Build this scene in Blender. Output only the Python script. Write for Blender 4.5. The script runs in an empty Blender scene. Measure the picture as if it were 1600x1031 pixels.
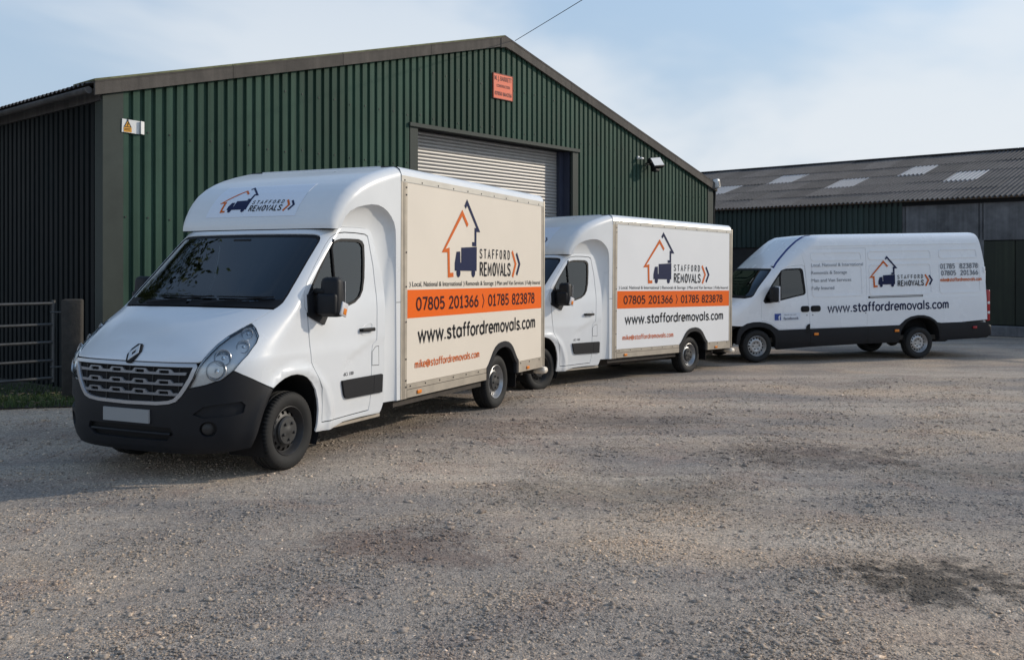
import bpy, bmesh, math, random
import numpy as np
from mathutils import Vector, Matrix
from mathutils.geometry import delaunay_2d_cdt
random.seed(7); np.random.seed(7)
sc = bpy.context.scene
R = math.radians
COL = sc.collection
# ------------------------------------------------------------------ camera
cam = bpy.data.cameras.new('camera'); camo = bpy.data.objects.new('camera', cam); COL.objects.link(camo)
camo.location = (0, 0, 1.83); camo.rotation_euler = (R(90), 0, 0)
cam.sensor_width = 36; cam.lens = 36 * 1457 / 1600; cam.shift_y = -95.5 / 1600
cam.clip_start = .05; cam.clip_end = 3000
sc.camera = camo
# ------------------------------------------------------------------ light
SUN_AZ = math.atan2(.30, .955)          # direction towards the sun, from +X towards +Y
SUN_EL = R(23)
world = bpy.data.worlds.new('World'); sc.world = world; world.use_nodes = True
wn, wl = world.node_tree.nodes, world.node_tree.links
wn.clear()
wo = wn.new('ShaderNodeOutputWorld'); bg = wn.new('ShaderNodeBackground'); bg.inputs['Strength'].default_value = .15
sky = wn.new('ShaderNodeTexSky'); sky.sky_type = 'NISHITA'; sky.sun_disc = False
sky.sun_elevation = SUN_EL; sky.sun_rotation = math.pi / 2 - SUN_AZ
sky.air_density = 1.5; sky.dust_density = 1.2; sky.ozone_density = 4.5
geo = wn.new('ShaderNodeTexCoord')
mp = wn.new('ShaderNodeMapping'); mp.inputs['Scale'].default_value = (1, 1, 2.3); mp.inputs['Rotation'].default_value = (R(8), R(-20), R(120))
nz = wn.new('ShaderNodeTexNoise'); nz.inputs['Scale'].default_value = 1.9; nz.inputs['Detail'].default_value = 5; nz.inputs['Roughness'].default_value = .5; nz.inputs['Distortion'].default_value = .25
wl.new(geo.outputs['Generated'], mp.inputs['Vector']); wl.new(mp.outputs['Vector'], nz.inputs['Vector'])
sx = wn.new('ShaderNodeSeparateXYZ'); wl.new(geo.outputs['Generated'], sx.inputs[0])
hz = wn.new('ShaderNodeMapRange'); hz.interpolation_type = 'SMOOTHSTEP'; hz.inputs[1].default_value = .05; hz.inputs[2].default_value = .62; hz.inputs[3].default_value = .86; hz.inputs[4].default_value = .14   # pale haze low down, clearer overhead
wl.new(sx.outputs['Z'], hz.inputs[0])
hm = wn.new('ShaderNodeMix'); hm.data_type = 'RGBA'; hm.inputs[7].default_value = (2.55, 3.14, 4.01, 1)
wl.new(hz.outputs[0], hm.inputs[0]); wl.new(sky.outputs['Color'], hm.inputs[6])
rp = wn.new('ShaderNodeMapRange'); rp.interpolation_type = 'SMOOTHSTEP'; rp.inputs[1].default_value = .40; rp.inputs[2].default_value = .58; rp.inputs[3].default_value = 0; rp.inputs[4].default_value = .9
wl.new(nz.outputs['Fac'], rp.inputs[0])
cm = wn.new('ShaderNodeMath'); cm.operation = 'MULTIPLY'; wl.new(rp.outputs[0], cm.inputs[0]); wl.new(hz.outputs[0], cm.inputs[1])
cl = wn.new('ShaderNodeMix'); cl.data_type = 'RGBA'; cl.inputs[7].default_value = (4.66, 4.82, 4.98, 1)
wl.new(cm.outputs[0], cl.inputs[0]); wl.new(hm.outputs[2], cl.inputs[6]); wl.new(cl.outputs[2], bg.inputs['Color']); wl.new(bg.outputs['Background'], wo.inputs['Surface'])
sun = bpy.data.lights.new('sun', 'SUN'); suno = bpy.data.objects.new('sun', sun); COL.objects.link(suno)
sun.energy = 2.1; sun.angle = R(1.2); sun.color = (1.0, .885, .73)
sd = Vector((math.cos(SUN_AZ) * math.cos(SUN_EL), math.sin(SUN_AZ) * math.cos(SUN_EL), math.sin(SUN_EL)))
suno.rotation_euler = sd.to_track_quat('Z', 'Y').to_euler(); suno.location = (20, 10, 15)
vs = sc.view_settings; vs.view_transform = 'Standard'; vs.look = 'None'; vs.exposure = .3; vs.gamma = 1
sc.render.engine = 'CYCLES'
# ------------------------------------------------------------------ materials
MATS = {}
def mat(name, col, rough=.5, metal=0, coat=0, noise=None, bump=None, spec=.5, emis=None):
    """noise=(scale, amount): value mottling; bump=(scale, distance)"""
    if name in MATS: return MATS[name]
    m = bpy.data.materials.new(name); m.use_nodes = True; n, l = m.node_tree.nodes, m.node_tree.links
    b = n['Principled BSDF']; b.inputs['Base Color'].default_value = (*col, 1); b.inputs['Roughness'].default_value = rough
    b.inputs['Metallic'].default_value = metal; b.inputs['Coat Weight'].default_value = coat; b.inputs['Coat Roughness'].default_value = .08
    b.inputs['Specular IOR Level'].default_value = spec
    if noise or bump: tc = n.new('ShaderNodeTexCoord')
    if noise:
        t = n.new('ShaderNodeTexNoise'); t.inputs['Scale'].default_value = noise[0]; t.inputs['Detail'].default_value = 6; t.inputs['Roughness'].default_value = .65
        l.new(tc.outputs['Object'], t.inputs['Vector'])
        mr = n.new('ShaderNodeMapRange'); mr.inputs[1].default_value = .3; mr.inputs[2].default_value = .7; mr.inputs[3].default_value = 1 - noise[1]; mr.inputs[4].default_value = 1 + noise[1]
        l.new(t.outputs['Fac'], mr.inputs[0])
        mx = n.new('ShaderNodeVectorMath'); mx.operation = 'SCALE'; mx.inputs[0].default_value = col
        l.new(mr.outputs[0], mx.inputs['Scale']); l.new(mx.outputs[0], b.inputs['Base Color'])
        mr2 = n.new('ShaderNodeMapRange'); mr2.inputs[3].default_value = max(0, rough - .1); mr2.inputs[4].default_value = min(1, rough + .12)
        l.new(t.outputs['Fac'], mr2.inputs[0]); l.new(mr2.outputs[0], b.inputs['Roughness'])
    if bump:
        t = n.new('ShaderNodeTexNoise'); t.inputs['Scale'].default_value = bump[0]; t.inputs['Detail'].default_value = 4
        l.new(tc.outputs['Object'], t.inputs['Vector'])
        bp = n.new('ShaderNodeBump'); bp.inputs['Distance'].default_value = bump[1]; bp.inputs['Strength'].default_value = 1
        l.new(t.outputs['Fac'], bp.inputs['Height']); l.new(bp.outputs['Normal'], b.inputs['Normal'])
    MATS[name] = m; return m
def glassmat(name, tint, extra=0.0):
    m = bpy.data.materials.new(name); m.use_nodes = True; n, l = m.node_tree.nodes, m.node_tree.links
    n.remove(n['Principled BSDF']); o = n['Material Output']
    tr = n.new('ShaderNodeBsdfTransparent'); tr.inputs['Color'].default_value = (*tint, 1)
    gl = n.new('ShaderNodeBsdfGlossy'); gl.inputs['Roughness'].default_value = .015; gl.inputs['Color'].default_value = (.92, .97, 1, 1)
    fr = n.new('ShaderNodeFresnel'); fr.inputs['IOR'].default_value = 1.75
    mx = n.new('ShaderNodeMixShader'); l.new(fr.outputs[0], mx.inputs[0]); l.new(tr.outputs[0], mx.inputs[1]); l.new(gl.outputs[0], mx.inputs[2])
    l.new(mx.outputs[0], o.inputs['Surface']); MATS[name] = m; return m
WHITE = mat('white vehicle paint', (.70, .72, .735), .24, coat=.5, noise=(1.3, .03))
GRP = mat('white gelcoat', (.71, .725, .73), .3, coat=.25, noise=(1.1, .035))
PANEL = mat('cream white panel', (.73, .66, .56), .42, noise=(.8, .025))
VANW = mat('white van paint', (.80, .815, .83), .26, coat=.5, noise=(1.2, .03))
ALU = mat('dull aluminium trim', (.42, .37, .30), .45, metal=.25, noise=(6, .12))
PLASTIC = mat('dark textured plastic', (.0085, .0095, .0125), .55, spec=.3, noise=(5, .15), bump=(260, .0008))
BLACK = mat('black rubber', (.006, .006, .007), .6, spec=.3)
DARK = mat('dark void', (.006, .006, .007), .9)
TYRE = mat('tyre rubber', (.010, .010, .0098), .78, noise=(9, .25))
STEELDARK = mat('dark wheel steel', (.022, .021, .021), .5, noise=(14, .25))
STEEL = mat('silver wheel steel', (.42, .42, .42), .38, metal=.7, noise=(12, .18))
CAPGREY = mat('hub cap plastic', (.03, .03, .03), .5, noise=(12, .2))
CHROME = mat('chrome', (.80, .82, .85), .14, metal=.85)
SATIN = mat('satin grey trim', (.42, .43, .45), .3, metal=.6)
REFLECT = mat('headlamp reflector', (.92, .93, .94), .22, metal=.1)
ORANGE = mat('orange vinyl', (.80, .13, .004), .45, spec=.2)
LOGOORANGE = mat('orange logo vinyl', (.62, .13, .015), .45, spec=.2)
NAVY = mat('navy vinyl', (.006, .012, .055), .45, spec=.2)
INK = mat('dark ink vinyl', (.008, .008, .010), .45, spec=.2)
DARKRED = mat('phone number vinyl', (.030, .004, .010), .45, spec=.2)
GREYINK = mat('grey ink vinyl', (.15, .165, .19), .45)
AMBER = mat('amber lens', (.75, .22, .02), .2)
REDLENS = mat('red lens', (.32, .012, .02), .18)
SEAT = mat('seat cloth', (.03, .032, .04), .9)
DASH = mat('dashboard plastic', (.018, .019, .022), .7)
STICKER = mat('white sticker', (.72, .76, .82), .35)
CHASSIS = mat('dirty chassis', (.05, .042, .035), .85, noise=(5, .4))
PLATE = mat('number plate', (.27, .28, .285), .5)
GLASS = glassmat('tinted glass', (.20, .24, .26))
LENS = glassmat('clear lens', (.97, .98, .98))
BADGE = mat('polished badge', (.72, .74, .76), .22, metal=.5)
GBAR = mat('grille bar plastic', (.22, .225, .24), .36, metal=.35)
# ------------------------------------------------------------------ mesh helpers
def pchip(xs, ys):
    n = len(xs); h = [xs[i+1]-xs[i] for i in range(n-1)]; d = [(ys[i+1]-ys[i])/h[i] for i in range(n-1)]; m = [0]*n
    for i in range(1, n-1):
        if d[i-1]*d[i] > 0:
            a = 2*h[i]+h[i-1]; b = h[i]+2*h[i-1]; m[i] = (a+b)/(a/d[i-1]+b/d[i])
    m[0] = d[0]; m[-1] = d[-1]
    def f(x):
        if x <= xs[0]: return ys[0]+m[0]*(x-xs[0])
        if x >= xs[-1]: return ys[-1]+m[-1]*(x-xs[-1])
        i = 0
        while x > xs[i+1]: i += 1
        t = (x-xs[i])/h[i]; t2 = t*t; t3 = t2*t
        return (2*t3-3*t2+1)*ys[i]+(t3-2*t2+t)*h[i]*m[i]+(-2*t3+3*t2)*ys[i+1]+(t3-t2)*h[i]*m[i+1]
    return f
def link(o, parent=None):
    COL.objects.link(o)
    if parent is not None: o.parent = parent
    return o
def mesh_obj(name, verts, faces, m, parent=None, smooth=False, normals=None):
    me = bpy.data.meshes.new(name); me.from_pydata([tuple(v) for v in verts], [], faces); me.materials.append(m)
    if smooth: me.polygons.foreach_set('use_smooth', [True]*len(me.polygons))
    if normals is not None:
        me.polygons.foreach_set('use_smooth', [True]*len(me.polygons)); me.normals_split_custom_set(normals)
    me.update(); return link(bpy.data.objects.new(name, me), parent)
def bm_obj(name, bm, m, parent=None, smooth=False, angle=None):
    bmesh.ops.recalc_face_normals(bm, faces=bm.faces)
    me = bpy.data.meshes.new(name); bm.to_mesh(me); bm.free(); me.materials.append(m)
    if smooth or angle: me.polygons.foreach_set('use_smooth', [True]*len(me.polygons))
    if angle: me.set_sharp_from_angle(angle=R(angle))
    return link(bpy.data.objects.new(name, me), parent)
def empty(name, loc=(0, 0, 0), parent=None):
    o = bpy.data.objects.new(name, None); o.location = loc; return link(o, parent)
def tag(o, label=None, cat=None, group=None, kind=None):
    if label: o['label'] = label
    if cat: o['category'] = cat
    if group: o['group'] = group
    if kind: o['kind'] = kind
    return o
def addbox(bm, c, s, rot=None, bev=0, seg=2, taper=None):
    """box centre c, full size s; taper=(sx,sy) scales the top"""
    vs_ = []
    for z in (-.5, .5):
        k = taper if (taper and z > 0) else (1, 1)
        for y in (-.5, .5):
            for x in (-.5, .5):
                v = Vector((x*s[0]*k[0], y*s[1]*k[1], z*s[2]))
                if rot is not None: v = rot @ v
                vs_.append(bm.verts.new(v + Vector(c)))
    fs = [bm.faces.new([vs_[i] for i in f]) for f in ((0, 2, 3, 1), (4, 5, 7, 6), (0, 1, 5, 4), (2, 6, 7, 3), (0, 4, 6, 2), (1, 3, 7, 5))]
    if bev > 0:
        es = list({e for f in fs for e in f.edges})
        bmesh.ops.bevel(bm, geom=es, offset=bev, segments=seg, profile=.5, affect='EDGES')
def box(name, c, s, m, parent=None, rot=None, bev=0, seg=2, taper=None):
    bm = bmesh.new(); addbox(bm, c, s, rot, bev, seg, taper)
    return bm_obj(name, bm, m, parent, angle=35 if bev else None)
def tube_data(pts, r, seg=8, closed=False):
    pts = [Vector(p) for p in pts]; V, Fc = [], []; n = len(pts); up = None
    for i, p in enumerate(pts):
        a = pts[(i-1) % n] if (closed or i > 0) else p; b = pts[(i+1) % n] if (closed or i < n-1) else p
        t = (b-a).normalized()
        if up is None: up = Vector((0, 0, 1)) if abs(t.z) < .9 else Vector((1, 0, 0))
        x = t.cross(up).normalized(); up = x.cross(t).normalized()
        rr = r[i] if isinstance(r, (list, tuple)) else r
        for k in range(seg):
            a_ = 2*math.pi*k/seg; V.append(p + x*math.cos(a_)*rr + up*math.sin(a_)*rr)
    m = n if closed else n-1
    for i in range(m):
        for k in range(seg):
            a = i*seg+k; b = i*seg+(k+1) % seg; c = ((i+1) % n)*seg+(k+1) % seg; d = ((i+1) % n)*seg+k
            Fc.append((a, d, c, b))
    if not closed: Fc.append(tuple(range(seg))); Fc.append(tuple(range((n-1)*seg, n*seg))[::-1])
    return V, Fc
def tube(name, pts, r, m, parent=None, seg=8, closed=False):
    V, Fc = tube_data(pts, r, seg, closed); o = mesh_obj(name, V, Fc, m, parent, True); o.data.set_sharp_from_angle(angle=R(50)); return o
def lathe_data(prof, seg=48, fn=None, skip=None):
    """axis along +y; prof = [(r, y)]"""
    V, Fc = [], []; n = len(prof)
    for k in range(seg):
        a = 2*math.pi*k/seg
        for j, (r, y) in enumerate(prof):
            if fn: r = fn(k, j, r)
            V.append((r*math.cos(a), y, r*math.sin(a)))
    for k in range(seg):
        for j in range(n-1):
            if skip and skip(k, j): continue
            a, b = k*n+j, k*n+j+1; c, d = ((k+1) % seg)*n+j+1, ((k+1) % seg)*n+j
            Fc.append((a, b, c, d))
    return V, Fc
def lathe(name, prof, m, parent=None, seg=48, fn=None, skip=None, angle=35):
    V, Fc = lathe_data(prof, seg, fn, skip); o = mesh_obj(name, V, Fc, m, parent, True); o.data.set_sharp_from_angle(angle=R(angle)); return o
def grid_obj(name, P, m, parent=None, flip=False, smooth=True):
    """P[i][j] -> point"""
    ni, nj = len(P), len(P[0]); V = [p for r in P for p in r]; Fc = []
    for i in range(ni-1):
        for j in range(nj-1):
            f = (i*nj+j, i*nj+j+1, (i+1)*nj+j+1, (i+1)*nj+j); Fc.append(f[::-1] if flip else f)
    return mesh_obj(name, V, Fc, m, parent, smooth)
# ------------------------------------------------------------------ body skins
class Surf:
    """vehicle skin: horizontal slices; u in 0..1 wraps the nose, u>1 runs back along the flank in metres"""
    def __init__(s, rows, mod=None):
        z = [r[0] for r in rows]; s.xf, s.w, s.D, s.p = [pchip(z, [r[k] for r in rows]) for k in (1, 2, 3, 4)]; s.mod = mod
    def base(s, u, z):
        sg = 1 if u >= 0 else -1; a = abs(u); w = s.w(z); xf = s.xf(z); D = s.D(z); p = s.p(z)
        if a >= 1: x = xf-D-(a-1); y = w
        else:
            c = math.cos(a*math.pi/2); sn = math.sin(a*math.pi/2); r = 1.05
            for _ in range(8):
                r -= ((r*c)**2+(r*sn)**p-1)/(2*r*c*c+p*r**(p-1)*sn**p)
            y = w*r*sn; x = xf-D+D*r*c
        return x, sg*y, z
    def pt(s, u, z):
        q = s.base(u, z); return s.mod(*q) if s.mod else q
    def ux(s, x, z): return 1+(s.xf(z)-s.D(z))-x       # flank: x -> u
    def uy(s, y, z):                                    # nose: y -> u
        lo, hi = 0., 1.
        for _ in range(24):
            m = (lo+hi)/2
            if s.base(m, z)[1] < abs(y): lo = m
            else: hi = m
        return math.copysign((lo+hi)/2, y)
    def lerp(s, a, b, t):
        z = a[1]+(b[1]-a[1])*t
        if min(abs(a[0]), abs(b[0])) >= 1 and a[0]*b[0] > 0:
            xa = s.base(abs(a[0]), a[1])[0]; xb = s.base(abs(b[0]), b[1])[0]
            return (math.copysign(s.ux(xa+(xb-xa)*t, z), a[0]), z)
        return (a[0]+(b[0]-a[0])*t, z)
    def metric(s, p):
        a = abs(p[0]); return math.copysign(a*1.35 if a < 1 else 1.35+a-1, p[0])
    def unmetric(s, c):
        a = abs(c); return math.copysign(a/1.35 if a < 1.35 else a-.35, c)
class Flat:
    """any map (a, b) -> point with metric parameters"""
    def __init__(s, f): s.pt = f
    def lerp(s, a, b, t): return (a[0]+(b[0]-a[0])*t, a[1]+(b[1]-a[1])*t)
    def metric(s, p): return p[0]
    def unmetric(s, c): return c
def chaikin(P, n=1):
    for _ in range(n):
        Q = []
        for i in range(len(P)):
            a, b = P[i], P[(i+1) % len(P)]
            Q.append((a[0]*.8+b[0]*.2, a[1]*.8+b[1]*.2)); Q.append((a[0]*.2+b[0]*.8, a[1]*.2+b[1]*.8))
        P = Q
    return P
def inset(S, P, g):
    """move polygon points inwards by g (metres, approx.)"""
    Q = [(S.metric(p), p[1]) for p in P]; n = len(Q)
    A = sum(Q[i][0]*Q[(i+1) % n][1]-Q[(i+1) % n][0]*Q[i][1] for i in range(n)); sg = 1 if A > 0 else -1; out = []
    for i in range(n):
        a, b, c = Vector(Q[i-1]), Vector(Q[i]), Vector(Q[(i+1) % n]); d1 = (b-a); d2 = (c-b)
        if d1.length < 1e-9 or d2.length < 1e-9: out.append(P[i]); continue
        d1.normalize(); d2.normalize(); n1 = Vector((-d1.y, d1.x))*sg; n2 = Vector((-d2.y, d2.x))*sg
        m = (n1+n2); k = max(.5, m.length_squared/2)
        q = b+m/k*g if m.length > 1e-6 else b
        out.append((S.unmetric(q.x), q.y))
    return out
def mirror_poly(half): return half + [(-a, b) for a, b in half[::-1] if abs(a) > 1e-6]
def flip_poly(P): return [(-a, b) for a, b in P[::-1]]
def inside(px, py, poly):
    x = np.array([p[0] for p in poly]); y = np.array([p[1] for p in poly]); r = np.zeros(px.shape, bool); j = len(poly)-1
    for i in range(len(poly)):
        c = ((y[i] > py) != (y[j] > py)) & (px < (x[j]-x[i])*(py-y[i])/(y[j]-y[i]+1e-30)+x[i]); r ^= c; j = i
    return r
def panel(name, S, outer, holes, m, parent, step=.06, off=0., thick=.012, gap=0., flipn=False, rim=True):
    """a skin panel: polygon with holes in S's parameters, triangulated on the curved surface, with folded-in edges"""
    loops = []
    for k, P in enumerate([outer]+list(holes)):
        if gap: P = inset(S, P, gap if k == 0 else -gap)
        D = []
        for i in range(len(P)):
            a, b = P[i], P[(i+1) % len(P)]; L = math.hypot(S.metric(b)-S.metric(a), b[1]-a[1])
            if L < 1e-6: continue
            n = max(1, int(math.ceil(L/step)))
            for t in range(n): D.append(S.lerp(a, b, t/n))
        loops.append(D)
    M = [[(S.metric(p), p[1]) for p in D] for D in loops]
    pts, edges = [], []
    for D in M:
        o = len(pts); pts += D; edges += [(o+i, o+(i+1) % len(D)) for i in range(len(D))]
    xs = [p[0] for p in M[0]]; ys = [p[1] for p in M[0]]
    gx, gy = np.meshgrid(np.arange(min(xs)+step/2, max(xs), step), np.arange(min(ys)+step/2, max(ys), step)); gx[1::2] += step/2
    gx = gx.ravel(); gy = gy.ravel(); ok = inside(gx, gy, M[0])
    for h in M[1:]: ok &= ~inside(gx, gy, h)
    gx, gy = gx[ok], gy[ok]
    bp = np.array(pts); keep = np.array([np.min((bp[:, 0]-x)**2+(bp[:, 1]-y)**2) > (.45*step)**2 for x, y in zip(gx, gy)], bool) if len(gx) else np.zeros(0, bool)
    pts += list(zip(gx[keep], gy[keep]))
    vo, _, fo, _, _, _ = delaunay_2d_cdt([Vector(p) for p in pts], edges, [], 0, 1e-6)
    vo = [(v.x, v.y) for v in vo]
    cx = np.array([sum(vo[i][0] for i in f)/3 for f in fo]); cy = np.array([sum(vo[i][1] for i in f)/3 for f in fo])
    ok = inside(cx, cy, M[0])
    for h in M[1:]: ok &= ~inside(cx, cy, h)
    tris = [tuple(f) for f, k in zip(fo, ok) if k]
    tris = [t if (vo[t[1]][0]-vo[t[0]][0])*(vo[t[2]][1]-vo[t[0]][1])-(vo[t[2]][0]-vo[t[0]][0])*(vo[t[1]][1]-vo[t[0]][1]) > 0 else t[::-1] for t in tris]
    V, N = [], []; e = 2e-3
    for a, b in vo:
        u = S.unmetric(a); p = Vector(S.pt(u, b)); u2, u1 = S.unmetric(a+e), S.unmetric(a-e)
        du = Vector(S.pt(u2, b))-Vector(S.pt(u1, b)); dz = Vector(S.pt(u, b+e))-Vector(S.pt(u, b-e)); n = du.cross(dz)
        n = n.normalized() if n.length > 1e-12 else Vector((0, 0, 1))
        if flipn: n = -n
        V.append(p+n*off); N.append(n)
    if flipn: tris = [t[::-1] for t in tris]
    Fc = list(tris); LN = [N[i] for t in tris for i in t]
    if rim and thick:
        cnt = {}
        for t in tris:
            for i in range(3): cnt[(t[i], t[(i+1) % 3])] = 1
        bd = [k for k in cnt if (k[1], k[0]) not in cnt]; mp_ = {}
        for a, b in bd:
            for i in (a, b):
                if i not in mp_: mp_[i] = len(V); V.append(V[i]-N[i]*thick)
            Fc.append((b, a, mp_[a], mp_[b]))
            fn = (V[a]-V[b]).cross(N[a]); fn = -fn.normalized() if fn.length > 1e-9 else N[a]
            nn = (N[a]*.5+fn).normalized(); nb = (N[b]*.5+fn).normalized()
            LN += [nb, nn, fn, fn]
    return mesh_obj(name, V, Fc, m, parent, normals=LN)
# ------------------------------------------------------------------ lettering
_fcache = {}
def text_mesh(s, spacing=1., bold=0.):
    k = (s, spacing, bold)
    if k not in _fcache:
        c = bpy.data.curves.new('t', 'FONT'); c.body = s; c.size = 1; c.space_character = spacing; c.offset = bold; c.resolution_u = 3
        o = bpy.data.objects.new('t', c); COL.objects.link(o); bpy.context.view_layer.update()
        me = o.evaluated_get(bpy.context.evaluated_depsgraph_get()).to_mesh()
        v = [tuple(q.co[:2]) for q in me.vertices]; f = [tuple(p.vertices) for p in me.polygons]
        o.evaluated_get(bpy.context.evaluated_depsgraph_get()).to_mesh_clear(); bpy.data.objects.remove(o); bpy.data.curves.remove(c)
        _fcache[k] = (v, f)
    return _fcache[k]
CAP = .727
def lettering(name, s, S, a0, b0, width, cap, m, parent, spacing=1., bold=.012, off=.004, slant=0., bslope=0.):
    """text from (a0, b0) along +a in S's parameters, squeezed to width, capital height cap"""
    v, f = text_mesh(s, spacing, bold); x0 = min(p[0] for p in v); x1 = max(p[0] for p in v); kx = width/(x1-x0); kz = cap/CAP
    par = list(range(len(v)))
    def find(i):
        while par[i] != i: par[i] = par[par[i]]; i = par[i]
        return i
    for q in f:
        for i in q[1:]: par[find(i)] = find(q[0])
    isl = {}
    for q in f: isl.setdefault(find(q[0]), []).append(q)
    L_ = sorted(((min(v[i][0] for q in fs for i in q), max(v[i][0] for q in fs for i in q), fs) for fs in isl.values()), key=lambda t: t[0])
    words, right = [[]], None
    for lo, hi, fs in L_:
        if right is not None and lo-right > .17: words.append([])
        words[-1] += fs; right = hi if right is None else max(right, hi)
    for fs in words:
        ids = sorted({i for q in fs for i in q}); mp_ = {i: k for k, i in enumerate(ids)}; V = []
        for i in ids:
            x, y = v[i]; a = a0+(x-x0)*kx+slant*y*kz; b = b0+y*kz+bslope*(a-a0); p = Vector(S.pt(a, b)); e = .003
            n = (Vector(S.pt(a+e, b))-p).cross(Vector(S.pt(a, b+e))-p).normalized(); V.append(p+n*off)
        o = mesh_obj(name, V, [tuple(mp_[i] for i in q) for q in fs], m, parent)
    return o
def arc(cx, cy, rx, ry, a0, a1, n=14): return [(cx+rx*math.cos(R(a0+(a1-a0)*k/n)), cy+ry*math.sin(R(a0+(a1-a0)*k/n))) for k in range(n+1)]
ELL = lambda cx, cy, rx, ry: arc(cx, cy, rx, ry, 90, 450, 22)
GL = {'o': (.62, [ELL(.31, .37, .25, .31)]), 'a': (.68, [ELL(.31, .37, .25, .31), [(.57, .70), (.57, .04)]]), 'd': (.68, [ELL(.31, .37, .25, .31), [(.57, 1.02), (.57, .04)]]),
 'e': (.61, [[(.07, .37)]+arc(.31, .37, .25, .31, 0, 312, 18)]), 'c': (.56, [arc(.31, .37, .25, .31, 42, 318, 16)]),
 's': (.52, [[(.44, .58), (.37, .66), (.25, .69), (.13, .65), (.08, .54), (.13, .44), (.27, .385), (.40, .32), (.45, .21), (.40, .10), (.27, .05), (.14, .08), (.06, .17)]]),
 't': (.44, [[(.20, .92), (.20, .20), (.24, .09), (.34, .05), (.41, .05)], [(.03, .66), (.39, .66)]]), 'f': (.41, [[(.40, .98), (.29, .98), (.21, .92), (.19, .80), (.19, .04)], [(.03, .66), (.37, .66)]]),
 'r': (.40, [[(.10, .70), (.10, .04)], [(.10, .42), (.15, .58), (.25, .67), (.39, .68)]]), 'm': (.86, [[(.10, .70), (.10, .04)], [(.10, .48), (.16, .62), (.27, .68), (.38, .62), (.41, .50), (.41, .04)], [(.41, .48), (.47, .62), (.58, .68), (.69, .62), (.72, .50), (.72, .04)]]),
 'v': (.56, [[(.03, .70), (.27, .05), (.51, .70)]]), 'w': (.86, [[(.03, .70), (.22, .05), (.41, .68), (.60, .05), (.79, .70)]]), 'l': (.25, [[(.11, 1.02), (.11, .04)]]), 'i': (.25, [[(.11, .70), (.11, .04)], [(.11, .84), (.11, .95)]]),
 'k': (.52, [[(.10, 1.02), (.10, .04)], [(.45, .70), (.11, .30)], [(.23, .43), (.48, .04)]]), '.': (.23, [[(.09, .03), (.09, .15)]]),
 '@': (.96, [arc(.44, .42, .38, .43, -55, 285, 26), ELL(.44, .42, .16, .19), [(.60, .60), (.60, .30), (.66, .22), (.75, .26)]]), ' ': (.34, []),
 '0': (.58, [ELL(.28, .5, .22, .45)]), '1': (.50, [[(.08, .78), (.24, .95), (.24, .05)], [(.07, .05), (.42, .05)]]), '2': (.55, [[(.06, .74), (.10, .87), (.20, .95), (.33, .94), (.43, .85), (.45, .70), (.38, .55), (.07, .05), (.49, .05)]]),
 '3': (.55, [[(.07, .83), (.15, .92), (.26, .95), (.39, .90), (.44, .77), (.39, .62), (.20, .545)], [(.26, .545), (.40, .49), (.47, .34), (.43, .16), (.29, .05), (.14, .08), (.05, .18)]]),
 '5': (.55, [[(.44, .95), (.12, .95), (.09, .54), (.22, .60), (.36, .56), (.46, .42), (.46, .25), (.37, .10), (.22, .05), (.06, .14)]]), '6': (.56, [ELL(.27, .31, .20, .26), [(.39, .97), (.24, .78), (.11, .52), (.07, .33)]]),
 '7': (.52, [[(.04, .95), (.46, .95), (.18, .03)]]), '8': (.57, [ELL(.27, .73, .17, .22), ELL(.27, .28, .21, .23)]),
 'S': (.52, [[(.44, .76), (.40, .89), (.26, .95), (.12, .89), (.07, .75), (.13, .60), (.27, .51), (.40, .42), (.46, .26), (.40, .11), (.26, .05), (.11, .11), (.06, .26)]]), 'T': (.50, [[(.02, .95), (.46, .95)], [(.24, .95), (.24, .02)]]),
 'A': (.52, [[(.02, .02), (.25, .96), (.48, .02)], [(.10, .32), (.40, .32)]]), 'F': (.48, [[(.44, .95), (.09, .95), (.09, .02)], [(.09, .52), (.39, .52)]]), 'O': (.54, [ELL(.26, .5, .19, .45)]),
 'R': (.53, [[(.09, .02), (.09, .95), (.26, .95), (.38, .90), (.43, .74), (.38, .58), (.26, .51), (.09, .51)], [(.27, .50), (.46, .02)]]), 'D': (.54, [[(.09, .05), (.09, .95), (.24, .95), (.38, .86), (.44, .62), (.44, .38), (.38, .14), (.24, .05), (.07, .05)]]),
 'E': (.50, [[(.44, .95), (.09, .95), (.09, .05), (.44, .05)], [(.09, .51), (.39, .51)]]), 'M': (.66, [[(.08, .02), (.08, .94), (.30, .32), (.52, .94), (.52, .02)]]), 'V': (.52, [[(.02, .98), (.25, .04), (.48, .98)]]), 'L': (.47, [[(.09, .98), (.09, .05), (.43, .05)]])}
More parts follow.
